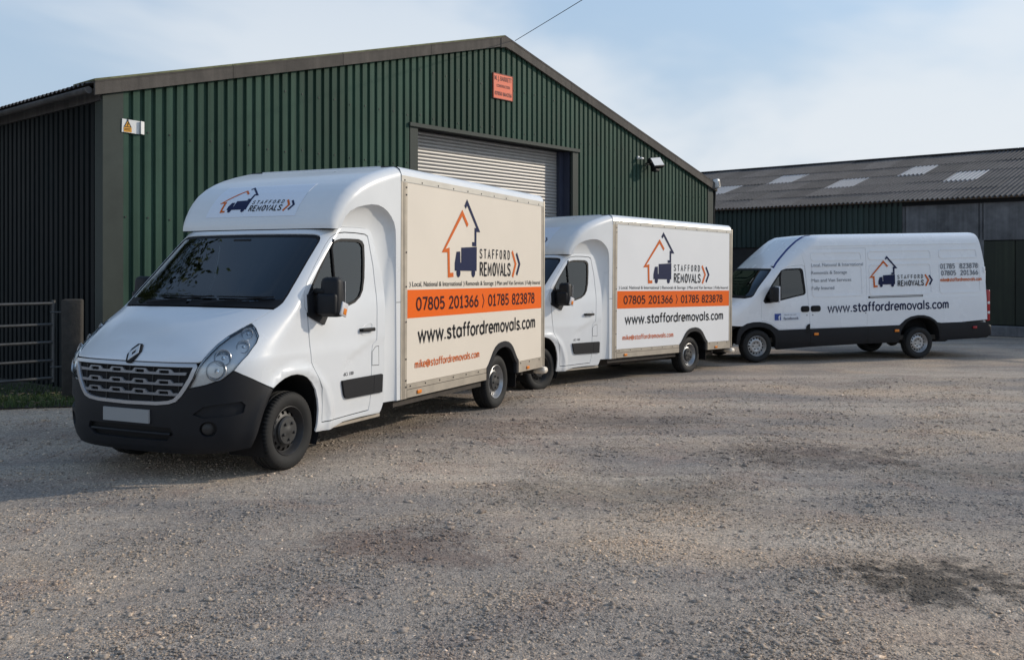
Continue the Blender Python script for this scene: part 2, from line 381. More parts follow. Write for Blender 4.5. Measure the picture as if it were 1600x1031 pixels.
def drawn(name, s, S, a0, b0, width, cap, thick, m, parent, track=.04, off=.004, slant=0.):
    """monoline lettering built from strokes, one object for each word"""
    tot = sum(GL[c][0]+track for c in s); kx = width/tot; x = 0; words = [[]]
    for c in s:
        if c == ' ': words.append([])
        for st in GL[c][1]: words[-1].append([((x+p[0])*kx, p[1]*cap) for p in st])
        x += GL[c][0]+track
    for w in words:
        if not w: continue
        V, Fc = [], []
        for q, st in enumerate(w):
            closed = math.hypot(st[0][0]-st[-1][0], st[0][1]-st[-1][1]) < 1e-6
            if closed:
                P = stroke(st[:-1]+[st[0], st[1]], thick); n = len(st)+1
            else: P = stroke(st, thick); n = len(st)
            L_, R_ = P[:n], P[n:][::-1]; i0 = len(V)
            if closed: L_ = [L_[-2]]+L_[1:-1]; R_ = [R_[-2]]+R_[1:-1]; n -= 1
            for A in (L_, R_):
                for (px, pz) in A:
                    a = a0+px+slant*pz; b = b0+pz; p = Vector(S.pt(a, b)); e = .003
                    nn = (Vector(S.pt(a+e, b))-p).cross(Vector(S.pt(a, b+e))-p).normalized(); V.append(p+nn*(off+.0004*(q % 3)))
            for k in range(n-1): Fc.append((i0+n+k, i0+n+k+1, i0+k+1, i0+k))
        mesh_obj(name, V, Fc, m, parent)
def decal(name, S, poly, m, parent, off=.004, thick=.0012, step=.12): return panel(name, S, poly, [], m, parent, step=step, off=off, thick=thick)
def stroke(pts, w):
    """closed outline of a mitred polyline of width w"""
    Lf, Rt = [], []
    for i, p in enumerate(pts):
        p = Vector(p); a = Vector(pts[i-1]) if i else p-(Vector(pts[1])-p); b = Vector(pts[i+1]) if i < len(pts)-1 else p+(p-Vector(pts[i-1]))
        d1 = (p-a).normalized(); d2 = (b-p).normalized(); n1 = Vector((-d1.y, d1.x)); n2 = Vector((-d2.y, d2.x)); m = n1+n2
        m = m/max(.35, m.length_squared/2)
        Lf.append(tuple(p+m*w/2)); Rt.append(tuple(p-m*w/2))
    return Lf+Rt[::-1]
def ring_pts(cx, cz, rx, rz, n=16): return [(cx+rx*math.cos(2*math.pi*k/n), cz+rz*math.sin(2*math.pi*k/n)) for k in range(n)]
def logo(S, a0, b0, k, kz, parent, ink, off=.004, slant=0., small=False):
    """house-and-lorry emblem with the two words; unit square of the artwork = k wide, kz high"""
    g = empty_part('logo', parent)
    def T(P): return [(a0+k*x+slant*kz*z, b0+kz*z) for x, z in P]
    decal('orange_house_line', S, T(stroke([(.607, .602), (.463, .751), (.0, .285), (.117, .297), (.13, .0), (.241, .006)], .052)), LOGOORANGE, g, off)
    decal('navy_house_line', S, T(stroke([(.536, .823), (.589, .887), (.895, .562), (.818, .562), (.818, .383), (.73, .384)], .05)), NAVY, g, off)
    decal('lorry_silhouette', S, T([(.275, .054), (.275, .145), (.32, .28), (.411, .286), (.417, .152), (.44, .152), (.44, .333), (.852, .353), (.852, .054)]), NAVY, g, off)
    for x in (.368, .76): decal('lorry_wheel', S, T(ring_pts(x, .03, .05, .055, 12)), NAVY, g, off+.0006)
    drawn('lettering', 'STAFFORD', S, a0+k*.936+slant*kz*.208, b0+kz*.21, k*.955, kz*.122, kz*.0165, ink, g, .30, off, slant)
    drawn('lettering', 'REMOVALS', S, a0+k*.936, b0-kz*.008, k*.945, kz*.172, kz*.027, ink, g, .07, off, slant)
    decal('orange_chevron', S, T(stroke([(1.915, .324), (2.03, .155), (1.93, -.019)], .05)), LOGOORANGE, g, off)
    decal('navy_chevron', S, T(stroke([(2.057, .299), (2.158, .155), (2.065, .01)], .05)), NAVY, g, off)
    return g
def empty_part(name, parent):
    return empty(name, (0, 0, 0), parent)
# ------------------------------------------------------------------ wheels
def wheel(parent, x, side, y, r, rimmat, capmat, cap=True, width=.225, z=None):
    """side +1 = left (outer face towards +y)"""
    w2 = width/2; k = r/.356
    prof = [(.212, -.08), (.25, -w2+.004), (.29, -w2-.004), (.325, -w2+.004), (.345, -w2+.016), (.353, -w2+.034), (.355, -.052), (.346, -.048), (.346, -.038), (.356, -.034), (.356, -.006), (.347, -.004), (.347, .004), (.356, .006), (.356, .034), (.346, .038), (.346, .048), (.355, .052), (.353, w2-.034), (.345, w2-.016), (.325, w2-.004), (.29, w2+.004), (.25, w2-.004), (.212, .08)]
    prof = [(a*k, b) for a, b in prof]
    def lug(kk, j, rr): return rr-.011 if (kk % 3 == 0 and j in (4, 5, 6, 17, 18, 19)) else rr
    t = lathe('wheel', prof, TYRE, parent, 180, lug, angle=40)
    t.location = (x, y*side, r if z is None else z); t.rotation_euler = (0, random.uniform(0, 1), 0 if side > 0 else math.pi)
    rp_ = [(.216*k, .088), (.222*k, .094), (.218*k, .096), (.208*k, .085), (.196*k, .04), (.186*k, .03), (.182*k, .034), (.15*k, .048), (.13*k, .056), (.105*k, .058), (.09*k, .05), (.04*k, .05), (.0, .05)]
    lathe('rim', rp_, rimmat, t, 60, skip=lambda kk, j: j == 6 and kk % 4 in (0, 1))
    lathe('brake_backing', [(.19*k, -.02), (.1*k, -.01), (0, -.01)], DARK, t, 24)
    if cap:
        h = lathe('hub_cap', [(.132*k, .05), (.130*k, .075), (.118*k, .088), (.07*k, .092), (.045*k, .09), (.03*k, .096), (0, .097)], capmat, t, 40)
        for a in range(5):
            q = bpy.data.objects.new('wheel_nut', NUT); link(q, t); q.location = (.078*k*math.cos(a*1.2566), .092, .078*k*math.sin(a*1.2566))
    else:
        for a in range(6):
            q = bpy.data.objects.new('wheel_nut', NUT); link(q, t); q.location = (.075*k*math.cos(a*1.0472), .058, .075*k*math.sin(a*1.0472))
    return t
_v, _f = lathe_data([(.014, 0), (.013, .012), (.008, .016), (0, .016)], 6)
NUT = bpy.data.meshes.new('wheel_nut'); NUT.from_pydata(_v, [], _f); NUT.materials.append(STEELDARK)

# ================================================================== GROUND
_g = pchip([-40, 0, 8.3, 12.5, 15.4, 18.6, 21.0, 27.0, 60, 2000], [.03, .03, .028, -.012, -.11, -.175, -.165, -.17, -.2, -.2])
def gz(x, y): return _g(y)
def ground_material(name, stones=False):
    m = bpy.data.materials.new(name); m.use_nodes = True; n, l = m.node_tree.nodes, m.node_tree.links; b = n['Principled BSDF']
    b.inputs['Roughness'].default_value = .92; b.inputs['Specular IOR Level'].default_value = .25
    ge = n.new('ShaderNodeNewGeometry'); pos = ge.outputs['Position']
    def noise(scale, det=5, ro=.6, dist=0, vec=None):
        t = n.new('ShaderNodeTexNoise'); t.inputs['Scale'].default_value = scale; t.inputs['Detail'].default_value = det; t.inputs['Roughness'].default_value = ro; t.inputs['Distortion'].default_value = dist
        l.new(vec or pos, t.inputs['Vector']); return t.outputs['Fac']
    def ramp(f, stops):
        r = n.new('ShaderNodeValToRGB'); e = r.color_ramp.elements
        while len(e) < len(stops): e.new(.5)
        for k, (p, c) in enumerate(stops): e[k].position = p; e[k].color = (*c, 1)
        l.new(f, r.inputs['Fac']); return r.outputs['Color']
    def mixc(f, a, c, mode='MIX'):
        x = n.new('ShaderNodeMix'); x.data_type = 'RGBA'; x.blend_type = mode
        if isinstance(f, float): x.inputs[0].default_value = f
        else: l.new(f, x.inputs[0])
        for i, v in ((6, a), (7, c)):
            if isinstance(v, tuple): x.inputs[i].default_value = (*v, 1)
            else: l.new(v, x.inputs[i])
        return x.outputs[2]
    mp_ = n.new('ShaderNodeMapping'); mp_.inputs['Scale'].default_value = (.55, 1, 1); mp_.inputs['Rotation'].default_value = (0, 0, R(-14)); l.new(pos, mp_.inputs['Vector'])
    base = ramp(noise(.55, 6, .62, .8, mp_.outputs[0]), [(.30, (.285, .264, .246)), (.47, (.385, .345, .305)), (.60, (.475, .40, .325)), (.75, (.53, .43, .34))])
    warm = ramp(noise(.22, 4, .55), [(.42, (.66, .655, .66)), (.58, (1.16, 1.04, .90))])
    base = mixc(.8, base, warm, 'MULTIPLY')
    mt = n.new('ShaderNodeMapping'); mt.inputs['Scale'].default_value = (.10, .62, 1); mt.inputs['Rotation'].default_value = (0, 0, R(-9)); l.new(pos, mt.inputs['Vector'])
    tracks = ramp(noise(1.15, 5, .6, .5, mt.outputs[0]), [(.47, (0, 0, 0)), (.62, (.75, .75, .75))])
    base = mixc(tracks, base, (.54, .455, .365))
    red = ramp(noise(1.6, 4, .6, .4), [(.52, (0, 0, 0)), (.68, (.5, .5, .5))])
    base = mixc(red, base, (.36, .265, .21))
    vo = n.new('ShaderNodeTexVoronoi'); vo.inputs['Scale'].default_value = 85; l.new(pos, vo.inputs['Vector'])
    chips = ramp(vo.outputs['Color'], [(.15, (.55, .55, .56)), (.5, (.98, .98, .98)), (.85, (1.5, 1.47, 1.43))])
    base = mixc(.7, base, chips, 'MULTIPLY')
    pebble = ramp(noise(26, 6, .72), [(.25, (.6, .6, .61)), (.5, (1.0, 1.0, 1.0)), (.78, (1.5, 1.47, 1.42))])
    base = mixc(.85, base, pebble, 'MULTIPLY')
    # oily and damp stains, each with a place and ragged edge of its own
    sep = n.new('ShaderNodeSeparateXYZ'); l.new(pos, sep.inputs[0])
    edge = noise(3.2, 6, .75, .6); edge2 = noise(9, 5, .7)
    for (x, y, rx, ry, amt, c) in ((2.45, 5.42, .66, .5, .8, (.04, .034, .028)), (2.95, 9.0, 1.15, .75, .5, (.05, .038, .034)), (.9, 7.6, 1.3, .7, .3, (.08, .075, .05)), (-.62, 6.05, .9, .5, .4, (.14, .082, .06)), (4.6, 8.2, 1.5, .6, .3, (.08, .075, .05)), (1.35, 11.2, 1.2, .7, .4, (.075, .06, .05)), (-.5, 10.6, 1.4, .9, .25, (.09, .058, .05))):
        d = []
        for o, cc, rr in ((0, x, rx), (1, y, ry)):
            s = n.new('ShaderNodeMath'); s.operation = 'SUBTRACT'; l.new(sep.outputs[o], s.inputs[0]); s.inputs[1].default_value = cc
            q = n.new('ShaderNodeMath'); q.operation = 'DIVIDE'; l.new(s.outputs[0], q.inputs[0]); q.inputs[1].default_value = rr
            p = n.new('ShaderNodeMath'); p.operation = 'MULTIPLY'; l.new(q.outputs[0], p.inputs[0]); l.new(q.outputs[0], p.inputs[1]); d.append(p.outputs[0])
        s = n.new('ShaderNodeMath'); s.operation = 'ADD'; l.new(d[0], s.inputs[0]); l.new(d[1], s.inputs[1])
        e = n.new('ShaderNodeMath'); e.operation = 'MULTIPLY_ADD'; l.new(edge, e.inputs[0]); e.inputs[1].default_value = -4.2; e.inputs[2].default_value = 2.9
        e2 = n.new('ShaderNodeMath'); e2.operation = 'MULTIPLY_ADD'; l.new(edge2, e2.inputs[0]); e2.inputs[1].default_value = -2.6; l.new(e.outputs[0], e2.inputs[2])
        w = n.new('ShaderNodeMath'); w.operation = 'ADD'; l.new(s.outputs[0], w.inputs[0]); l.new(e2.outputs[0], w.inputs[1])
        mr = n.new('ShaderNodeMapRange'); mr.interpolation_type = 'SMOOTHSTEP'; mr.inputs[1].default_value = .55; mr.inputs[2].default_value = -.55; mr.inputs[3].default_value = 0; mr.inputs[4].default_value = amt; l.new(w.outputs[0], mr.inputs[0])
        base = mixc(mr.outputs[0], base, c)
    if stones:
        ri = ramp(ge.outputs['Random Per Island'], [(0, (.62, .62, .64)), (.3, (.88, .88, .90)), (.6, (1.02, 1.0, .97)), (.88, (1.22, 1.17, 1.10)), (.975, (1.5, 1.46, 1.4)), (1, (2.2, 2.15, 2.1))])
        base = mixc(1.0, base, ri, 'MULTIPLY')
    l.new(base, b.inputs['Base Color'])
    if not stones:
        bp = n.new('ShaderNodeBump'); bp.inputs['Distance'].default_value = .017; bp.inputs['Strength'].default_value = .9
        ad = n.new('ShaderNodeMath'); ad.operation = 'MULTIPLY_ADD'; l.new(noise(38, 5, .7), ad.inputs[0]); ad.inputs[1].default_value = .6; vm = n.new('ShaderNodeMath'); vm.operation = 'MULTIPLY_ADD'; l.new(vo.outputs['Distance'], vm.inputs[0]); vm.inputs[1].default_value = -.3; l.new(noise(9, 4, .6), vm.inputs[2]); l.new(vm.outputs[0], ad.inputs[2]); l.new(ad.outputs[0], bp.inputs['Height']); l.new(bp.outputs['Normal'], b.inputs['Normal'])
    return m
GROUND = ground_material('gravel yard'); STONES = ground_material('gravel stones', True)
def undul(x, y):
    f = math.exp(-((y-8)/14)**2)
    return f*(.014*math.sin(x*1.9+y*.7)*math.sin(y*1.3-x*.4)+.008*math.sin(x*4.1-y*2.3)+.006*math.sin(y*5.3+x*2.2))
def ghgt(x, y):
    # keep it level where wheels stand
    k = 1
    for wx, wy in WHEELS:
        k = min(k, max(0, math.hypot(x-wx, y-wy)-.25)/.8)
    return gz(x, y)+undul(x, y)*k
WHEELS = []
def _veh(O, th, xs, ys):
    t = R(th); d = (math.sin(t), math.cos(t)); n_ = (math.cos(t), -math.sin(t))
    for x in xs:
        for y in ys: WHEELS.append((O[0]-x*d[0]+y*n_[0], O[1]-x*d[1]+y*n_[1]))
_veh((-2.887, 8.787), 24.5, (0, -4.332), (-.87, .87)); _veh((-.254, 15.591), 43.5, (0, -4.332), (-.87, .87)); _veh((4.978, 20.727), 76.5, (0, -3.95), (-.86, .86))
xs = list(np.arange(-14, 18.01, .25)); ys = list(np.arange(1, 30.01, .25))
xs = [-1500, -600, -200, -80, -40, -25, -18]+xs+[22, 28, 40, 80, 200, 600, 1500]; ys = [-1500, -500, -150, -50, -20, -8, -3, -1]+ys+[34, 40, 50, 80, 150, 400, 1000, 2200]
Pg = [[(x, y, ghgt(x, y)) for y in ys] for x in xs]
tag(grid_obj('ground', Pg, GROUND, None, flip=True), kind='structure')
# loose stones on the yard
def stones():
    n = 170000; rng = np.random.default_rng(3)
    # denser near the camera: sample depth log-uniformly inside the view wedge
    Y = np.exp(rng.uniform(math.log(3.9), math.log(17), n)); X = (rng.uniform(-.62, .62, n))*Y
    size = np.clip(rng.lognormal(math.log(.0050), .55, n), .003, .034)*np.where(Y > 9, 1.25, 1.0)
    base = np.array([(1, 0, 0), (-1, 0, 0), (0, 1, 0), (0, -1, 0), (0, 0, .5), (0, 0, -.5)], float)
    tri = np.array([(0, 2, 4), (2, 1, 4), (1, 3, 4), (3, 0, 4), (2, 0, 5), (1, 2, 5), (3, 1, 5), (0, 3, 5)])
    v = base[None]*rng.uniform(.65, 1.25, (n, 6, 1))+rng.normal(0, .16, (n, 6, 3)); v[:, :, 0] *= rng.uniform(.8, 1.6, (n, 1)); v *= size[:, None, None]
    a = rng.uniform(0, 2*math.pi, n); c, s = np.cos(a)[:, None], np.sin(a)[:, None]; x = v[:, :, 0]*c-v[:, :, 1]*s; y = v[:, :, 0]*s+v[:, :, 1]*c
    z0 = np.array([ghgt(p, q) for p, q in zip(X, Y)])
    co = np.stack([x+X[:, None], y+Y[:, None], v[:, :, 2]+z0[:, None]+size[:, None]*.03], 2).reshape(-1, 3)
    f = (tri[None]+(np.arange(n)*6)[:, None, None]).reshape(-1)
    me = bpy.data.meshes.new('gravel'); me.vertices.add(n*6); me.vertices.foreach_set('co', co.ravel()); me.loops.add(len(f)); me.loops.foreach_set('vertex_index', f); me.polygons.add(n*8); me.polygons.foreach_set('loop_start', np.arange(n*8)*3); me.update(calc_edges=True)
    me.materials.append(STONES); o = bpy.data.objects.new('gravel', me); COL.objects.link(o)
    tag(o, 'loose grey and brown gravel scattered over the yard', 'gravel', kind='stuff')
stones()
# ================================================================== GREEN BARN
def frame_mat(P0, d):
    """local x along d (plan), local y inwards (to the left of d), z up"""
    d = Vector((d[0], d[1], 0)).normalized(); i = Vector((-d.y, d.x, 0)); return Matrix(((d.x, i.x, 0, P0[0]), (d.y, i.y, 0, P0[1]), (0, 0, 1, P0[2]), (0, 0, 0, 1)))
GREEN = mat('green profiled steel', (.036, .074, .053), .62, spec=.15, noise=(.9, .16), bump=(30, .0004))
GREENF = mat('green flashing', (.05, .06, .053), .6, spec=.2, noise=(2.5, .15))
GREEN_SHADED = mat('shade-darkened green profiled steel', (.006, .009, .0105), .65, spec=.15, noise=(.9, .2))  # same barn green, with the side wall's shade painted into the colour
FIBRE = mat('weathered fibre cement', (.086, .076, .066), .9, noise=(2.2, .28), bump=(40, .002))
FIBRED = mat('dark weathered roof sheet', (.085, .081, .080), .92, noise=(1.4, .35), bump=(25, .003))
MOSS = mat('mossy roof edge', (.16, .165, .09), .95, noise=(6, .4))
GREENSHED = mat('shed green steel', (.02, .036, .03), .6, noise=(.8, .2))
SHUT = mat('galvanised shutter', (.40, .39, .375), .45, metal=.35, noise=(3, .10))
NAVYST = mat('painted guide rail', (.035, .042, .07), .5, noise=(3, .1))
CONC = mat('stained concrete panel', (.12, .12, .125), .9, noise=(1.6, .45), bump=(18, .003))
BRICK = mat('dark boarding', (.03, .027, .026), .9, noise=(3, .3))
GDOOR = mat('old green door sheet', (.020, .024, .014), .7, noise=(1.2, .35))
SKYL = mat('translucent roof light', (.24, .25, .265), .5, noise=(2, .15))
TIMBER = mat('weathered timber', (.045, .04, .034), .9, noise=(7, .35), bump=(30, .006))
GALV = mat('galvanised steel', (.10, .10, .098), .55, metal=.5, noise=(8, .25))
CABLE = mat('black cable', (.03, .03, .03), .6)
def sheet_tone(m, amt):
    n, l = m.node_tree.nodes, m.node_tree.links; b = n['Principled BSDF']; src = b.inputs['Base Color'].links[0].from_socket
    oi = n.new('ShaderNodeObjectInfo'); mr = n.new('ShaderNodeMapRange'); mr.inputs[3].default_value = 1-amt; mr.inputs[4].default_value = 1+amt; l.new(oi.outputs['Random'], mr.inputs[0])
    # vertical weathering streaks of their own
    tc = n.new('ShaderNodeTexCoord'); mp_ = n.new('ShaderNodeMapping'); mp_.inputs['Scale'].default_value = (9, 9, .35); l.new(tc.outputs['Object'], mp_.inputs['Vector'])
    t = n.new('ShaderNodeTexNoise'); t.inputs['Scale'].default_value = 1.3; t.inputs['Detail'].default_value = 5; l.new(mp_.outputs[0], t.inputs['Vector'])
    m2 = n.new('ShaderNodeMapRange'); m2.inputs[1].default_value = .3; m2.inputs[2].default_value = .7; m2.inputs[3].default_value = 1-amt*1.3; m2.inputs[4].default_value = 1+amt*1.3; l.new(t.outputs['Fac'], m2.inputs[0])
    mu = n.new('ShaderNodeMath'); mu.operation = 'MULTIPLY'; l.new(mr.outputs[0], mu.inputs[0]); l.new(m2.outputs[0], mu.inputs[1])
    sc_ = n.new('ShaderNodeVectorMath'); sc_.operation = 'SCALE'; l.new(src, sc_.inputs[0]); l.new(mu.outputs[0], sc_.inputs['Scale']); l.new(sc_.outputs[0], b.inputs['Base Color'])
for m_, a_ in ((GREEN, .14), (GREEN_SHADED, .15), (FIBRED, .22), (GREENSHED, .15), (GDOOR, .2), (CONC, .12), (SKYL, .12), (FIBRE, .12)): sheet_tone(m_, a_)
barn = empty('green_barn'); barn.matrix_world = frame_mat((-6.074, 13.9, 0), (math.sin(R(40.9)), math.cos(R(40.9))))
tag(barn, 'dark green corrugated barn with a grey roller shutter behind the vans', 'barn')
BW, EAVE, RIDGE, BL = 18.3, 4.45, 6.76, 26.
RT = 8.93
def gable(t): return EAVE+(RIDGE-EAVE)*t/RT if t < RT else RIDGE-.2735*(t-RT)
PITCH = .18
def profile_pts(t0, t1, ph=0.):
    """profile of trapezoid ribs from t0 to t1: (t, outward)"""
    out = []; k = math.floor((t0-ph)/PITCH)-1
    raw = []
    while ph+k*PITCH < t1+PITCH:
        b = ph+k*PITCH; raw += [(b, 0.), (b+.052, 0.), (b+.064, .046), (b+.168, .046)]; k += 1
    f = [p for p in raw if t0 < p[0] < t1]
    def at(t):
        for a, b in zip(raw, raw[1:]):
            if a[0] <= t <= b[0]: return a[1]+(b[1]-a[1])*(t-a[0])/max(1e-9, b[0]-a[0])
        return 0
    return [(t0, at(t0))]+f+[(t1, at(t1))]
def clad(name, t0, t1, zb, ztop, m, parent, axis='x', y0=0., dy=0.):
    pr = profile_pts(t0, t1); V, Fc = [], []
    for t, o in pr:
        for z in (zb, ztop(t)):
            V.append((t, y0-o-dy, z) if axis == 'x' else (y0-o-dy, t, z))
    for i in range(len(pr)-1):
        f = (2*i, 2*i+2, 2*i+3, 2*i+1); Fc.append(f if axis == 'x' else f[::-1])
    return mesh_obj(name, V, Fc, m, parent)
DL, DR, DZ = 6.12, 11.68, 4.66
cuts = sorted(list(np.arange(.26, 18.2, 1.08))+[DL, DR, 18.28]); cuts = [c for i, c in enumerate(cuts) if i == 0 or c-cuts[i-1] > .05]
for k, (a, b) in enumerate(zip(cuts, cuts[1:])):
    zb = DZ+.07 if DL-.01 <= a and b <= DR+.01 else -.25
    clad('cladding_sheet', a, b, zb, lambda t: gable(t)+.01, GREEN, barn, dy=.0015*(k % 2))
for k, a in enumerate(np.arange(.0, BL, 1.08)): clad('cladding_sheet', a, min(a+1.08, BL), -.25, lambda t: EAVE-.06, GREEN_SHADED, barn, 'y', y0=0., dy=.0015*(k % 2))  # side wall sheets: darkness of the shade is in their colour
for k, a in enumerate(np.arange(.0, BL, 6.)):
    mesh_obj('cladding_sheet', [(BW, a, -.25), (BW, a+6, -.25), (BW, a+6, EAVE), (BW, a, EAVE)], [(0, 1, 2, 3)], GREEN_SHADED, barn)
mesh_obj('rear_gable', [(0, BL, -.25), (BW, BL, -.25), (BW, BL, EAVE), (RT, BL, RIDGE), (0, BL, EAVE)], [(0, 4, 3, 2, 1)], GREEN_SHADED, barn)
# corner flashings
for c, s in ((0, 1), (BW, -1)):
    mesh_obj('corner_flashing', [(c-.052*s, -.055, -.25), (c+.262*s, -.055, -.25), (c+.262*s, -.055, gable(c+.262*s)+.0), (c-.052*s, -.055, EAVE-.05), (c-.052*s, .2, -.25), (c-.052*s, .2, EAVE-.05)], [(0, 1, 2, 3), (4, 0, 3, 5)] if s > 0 else [(1, 0, 3, 2), (0, 4, 5, 3)], GREENF, barn)
# verge boards in lengths, with a sheet edge on top
def verge(t0, t1, s):
    o = []
    for nm, m, d0, d1, y0, y1 in (('verge_board', FIBRE, -.02, .165, -.12, -.075), ('verge_capping', FIBRE, .165, .188, -.125, .35), ('roof_sheet_edge', MOSS if s > 0 else FIBRED, .192, .222, -.105, .6)):
        bm = bmesh.new(); q = []
        for t in (t0, t1):
            z = gable(t); q.append([(t, y0, z+d0), (t, y1, z+d0), (t, y1, z+d1), (t, y0, z+d1)])
        vs_ = [bm.verts.new(p) for r_ in q for p in r_]
        for f in ((0, 1, 2, 3), (4, 7, 6, 5), (0, 4, 5, 1), (1, 5, 6, 2), (2, 6, 7, 3), (3, 7, 4, 0)): bm.faces.new([vs_[i] for i in f])
        bm_obj(nm, bm, m, barn)
L_ = [-.20, 2.1, 4.4, 6.65, 8.925]
for a, b in zip(L_, L_[1:]): verge(a+.004, b-.004, 1)
L_ = [8.935, 11.3, 13.7, 16.1, 18.5]
for a, b in zip(L_, L_[1:]): verge(a+.004, b-.004, -1)
bm = bmesh.new(); z = RIDGE
q = [(RT-.16, RIDGE-.085), (RT, RIDGE-.045), (RT+.16, RIDGE-.085), (RT+.16, RIDGE+.13), (RT, RIDGE+.178), (RT-.16, RIDGE+.13)]
A = [bm.verts.new((t, -.135, z_)) for t, z_ in q]; B = [bm.verts.new((t, -.07, z_)) for t, z_ in q]; bm.faces.new(A); bm.faces.new(B[::-1])
for i in range(6): bm.faces.new((A[i], A[i-1], B[i-1], B[i]))
bm_obj('ridge_cap_end', bm, FIBRE, barn)
# roof planes: wavy sheets
def wavy(name, m, parent, e0, e1, length, z0, z1, x0, wl=.146, amp=.024, per=8):
    n = int(length/wl*per); P = []
    for i in range(n+1):
        y = i*wl/per; w = amp*math.sin(2*math.pi*y/wl); P.append([(e0, x0+y, z0+w), (e1, x0+y, z1+w)])
    return grid_obj(name, P, m, parent)
wavy('roof_slope', FIBRED, barn, -.28, RT, BL, gable(-.28)+.17, RIDGE+.17, .0, per=6); wavy('roof_slope', FIBRED, barn, BW+.28, RT, BL, gable(BW+.28)+.17, RIDGE+.17, .0, per=6)
for c in (-.03, BW+.03): box('eaves_beam', (c, BL/2, EAVE-.02), (.10, BL, .2), FIBRED, barn)
tube('gutter', [(-.26, -.05, EAVE+.0), (-.26, BL, EAVE+.0)], .055, FIBRED, barn, 8)
# door opening
REC = .34
for c, s in ((DL, 1), (DR, -1)):
    box('door_jamb', (c+.115*s, -.02, (DZ-.25)/2), (.21, .07, DZ+.25), GREENF, barn)
    box('guide_rail', (c+.30*s, REC-.06, (DZ-.25)/2), (.16, .10, DZ+.25), NAVYST, barn); box('door_reveal', (c+.226*s, REC/2+.02, (DZ-.25)/2), (.012, REC-.04, DZ+.25), NAVYST, barn)
box('door_lintel', ((DL+DR)/2, -.045, DZ+.035), (DR-DL+.04, .10, .075), GREENF, barn); box('lintel_soffit', ((DL+DR)/2, REC/2+.02, DZ+.02), (DR-DL-.2, REC+.1, .02), DARK, barn)
SLW = DR-DL-.5
sv = []; pr = [(-.0375, 0), (-.034, -.010), (-.022, -.019), (0, -.022), (.020, -.018), (.031, -.008), (.0375, .0)]
for x in (-SLW/2, SLW/2):
    for z, y in pr: sv.append((x, y, z))
nq = len(pr); SLAT = bpy.data.meshes.new('shutter_slat'); SLAT.from_pydata(sv, [], [(i, nq+i, nq+i+1, i+1) for i in range(nq-1)]); SLAT.materials.append(SHUT); SLAT.polygons.foreach_set('use_smooth', [True]*(nq-1))
for k in range(64):
    o = bpy.data.objects.new('shutter_slat', SLAT); link(o, barn); o.location = ((DL+DR)/2, REC+random.uniform(-.002, .002), DZ-.03-k*.0755); o.rotation_euler = (random.uniform(-.03, .03), 0, 0)
box('shutter_backing', ((DL+DR)/2, REC+.03, (DZ-.25)/2), (SLW+.2, .02, DZ+.25), DARK, barn)
# fixings: small dark screws on the ribs
bm = bmesh.new(); rs = random.Random(5)
for t in np.arange(.26, 18.2, PITCH*2):
    tt = math.floor(t/PITCH)*PITCH+.116
    for z in (1.2, 2.6, 3.9, 4.9, 5.8):
        if z < gable(tt)-.3 and not (DL < tt < DR and z < DZ+.2): addbox(bm, (tt, -.052, z+rs.uniform(-.03, .03)), (.022, .012, .022))
tag(bm_obj('screws', bm, STEELDARK, barn), kind='stuff')
# --- signs and lamps on the barn
def wallset(name, label, cat, t, z, y=-.05):
    o = empty(name); o.matrix_world = barn.matrix_world @ Matrix.Translation((t, y, z)); return tag(o, label, cat)
SIGNO = mat('faded orange sign', (.78, .13, .05), .55, noise=(3, .1)); SIGNR = mat('dark red print', (.12, .015, .012), .6)
sg = wallset('orange_sign', 'faded orange sign with dark red lettering high on the barn gable', 'sign', 8.90, 5.835)
box('board', (0, -.012, 0), (.66, .02, .56), SIGNO, sg, bev=.004, seg=1)
for nm, c, s in (('frame_edge', (0, -.024, .272), (.66, .008, .014)), ('frame_edge', (0, -.024, -.272), (.66, .008, .014)), ('frame_edge', (.322, -.024, 0), (.014, .008, .54)), ('frame_edge', (-.322, -.024, 0), (.014, .008, .54))): box(nm, c, s, SIGNR, sg)
SGN = Flat(lambda a, b: (a, -.022, b))
lettering('lettering', 'M. J. BARRETT', SGN, -.285, .125, .57, .105, SIGNR, sg, 1., .012, .004); lettering('lettering', 'CONSTRUCTION', SGN, -.22, -.02, .44, .062, SIGNR, sg, 1., .02, .004); lettering('lettering', '07850 864256', SGN, -.28, -.20, .56, .085, SIGNR, sg, 1., .02, .004)
WSIGN = mat('white plastic sign', (.74, .74, .72), .5); YEL = mat('amber warning print', (.70, .33, .02), .5)
wsn = wallset('warning_sign', 'white sign with an amber warning triangle by the left barn corner', 'sign', .415, 3.985)
box('board', (-.04, -.012, 0), (.28, .012, .20), WSIGN, wsn, rot=Matrix.Rotation(R(2), 3, 'Y')); box('curled_edge', (.135, -.03, -.004), (.08, .012, .196), WSIGN, wsn, rot=Matrix.Rotation(R(28), 3, 'Z'))
WSG = Flat(lambda a, b: (a, -.02, b))
decal('warning_panel', WSG, [(-.155, -.09), (-.03, -.09), (-.03, -.02), (-.155, -.02)], YEL, wsn, off=.002); decal('warning_triangle', WSG, [(-.145, -.015), (-.04, -.015), (-.0925, .085)], YEL, wsn, off=.002)
decal('triangle_outline', WSG, stroke([(-.145, -.012), (-.0925, .088), (-.04, -.012), (-.15, -.012)], .009), INK, wsn, off=.004)
decal('triangle_symbol', WSG, stroke([(-.10, .0), (-.085, .03), (-.095, .03), (-.08, .055)], .009), INK, wsn, off=.005); box('cable_tie', (-.09, -.022, .10), (.012, .012, .05), BLACK, wsn)
for z in (-.045, -.065): decal('print_line', WSG, [(-.145, z), (-.05, z), (-.05, z+.008), (-.145, z+.008)], INK, wsn, off=.004)
fl = wallset('floodlight', 'black floodlight with a pale lens angled out from the right of the gable', 'lamp', 14.72, 4.62)
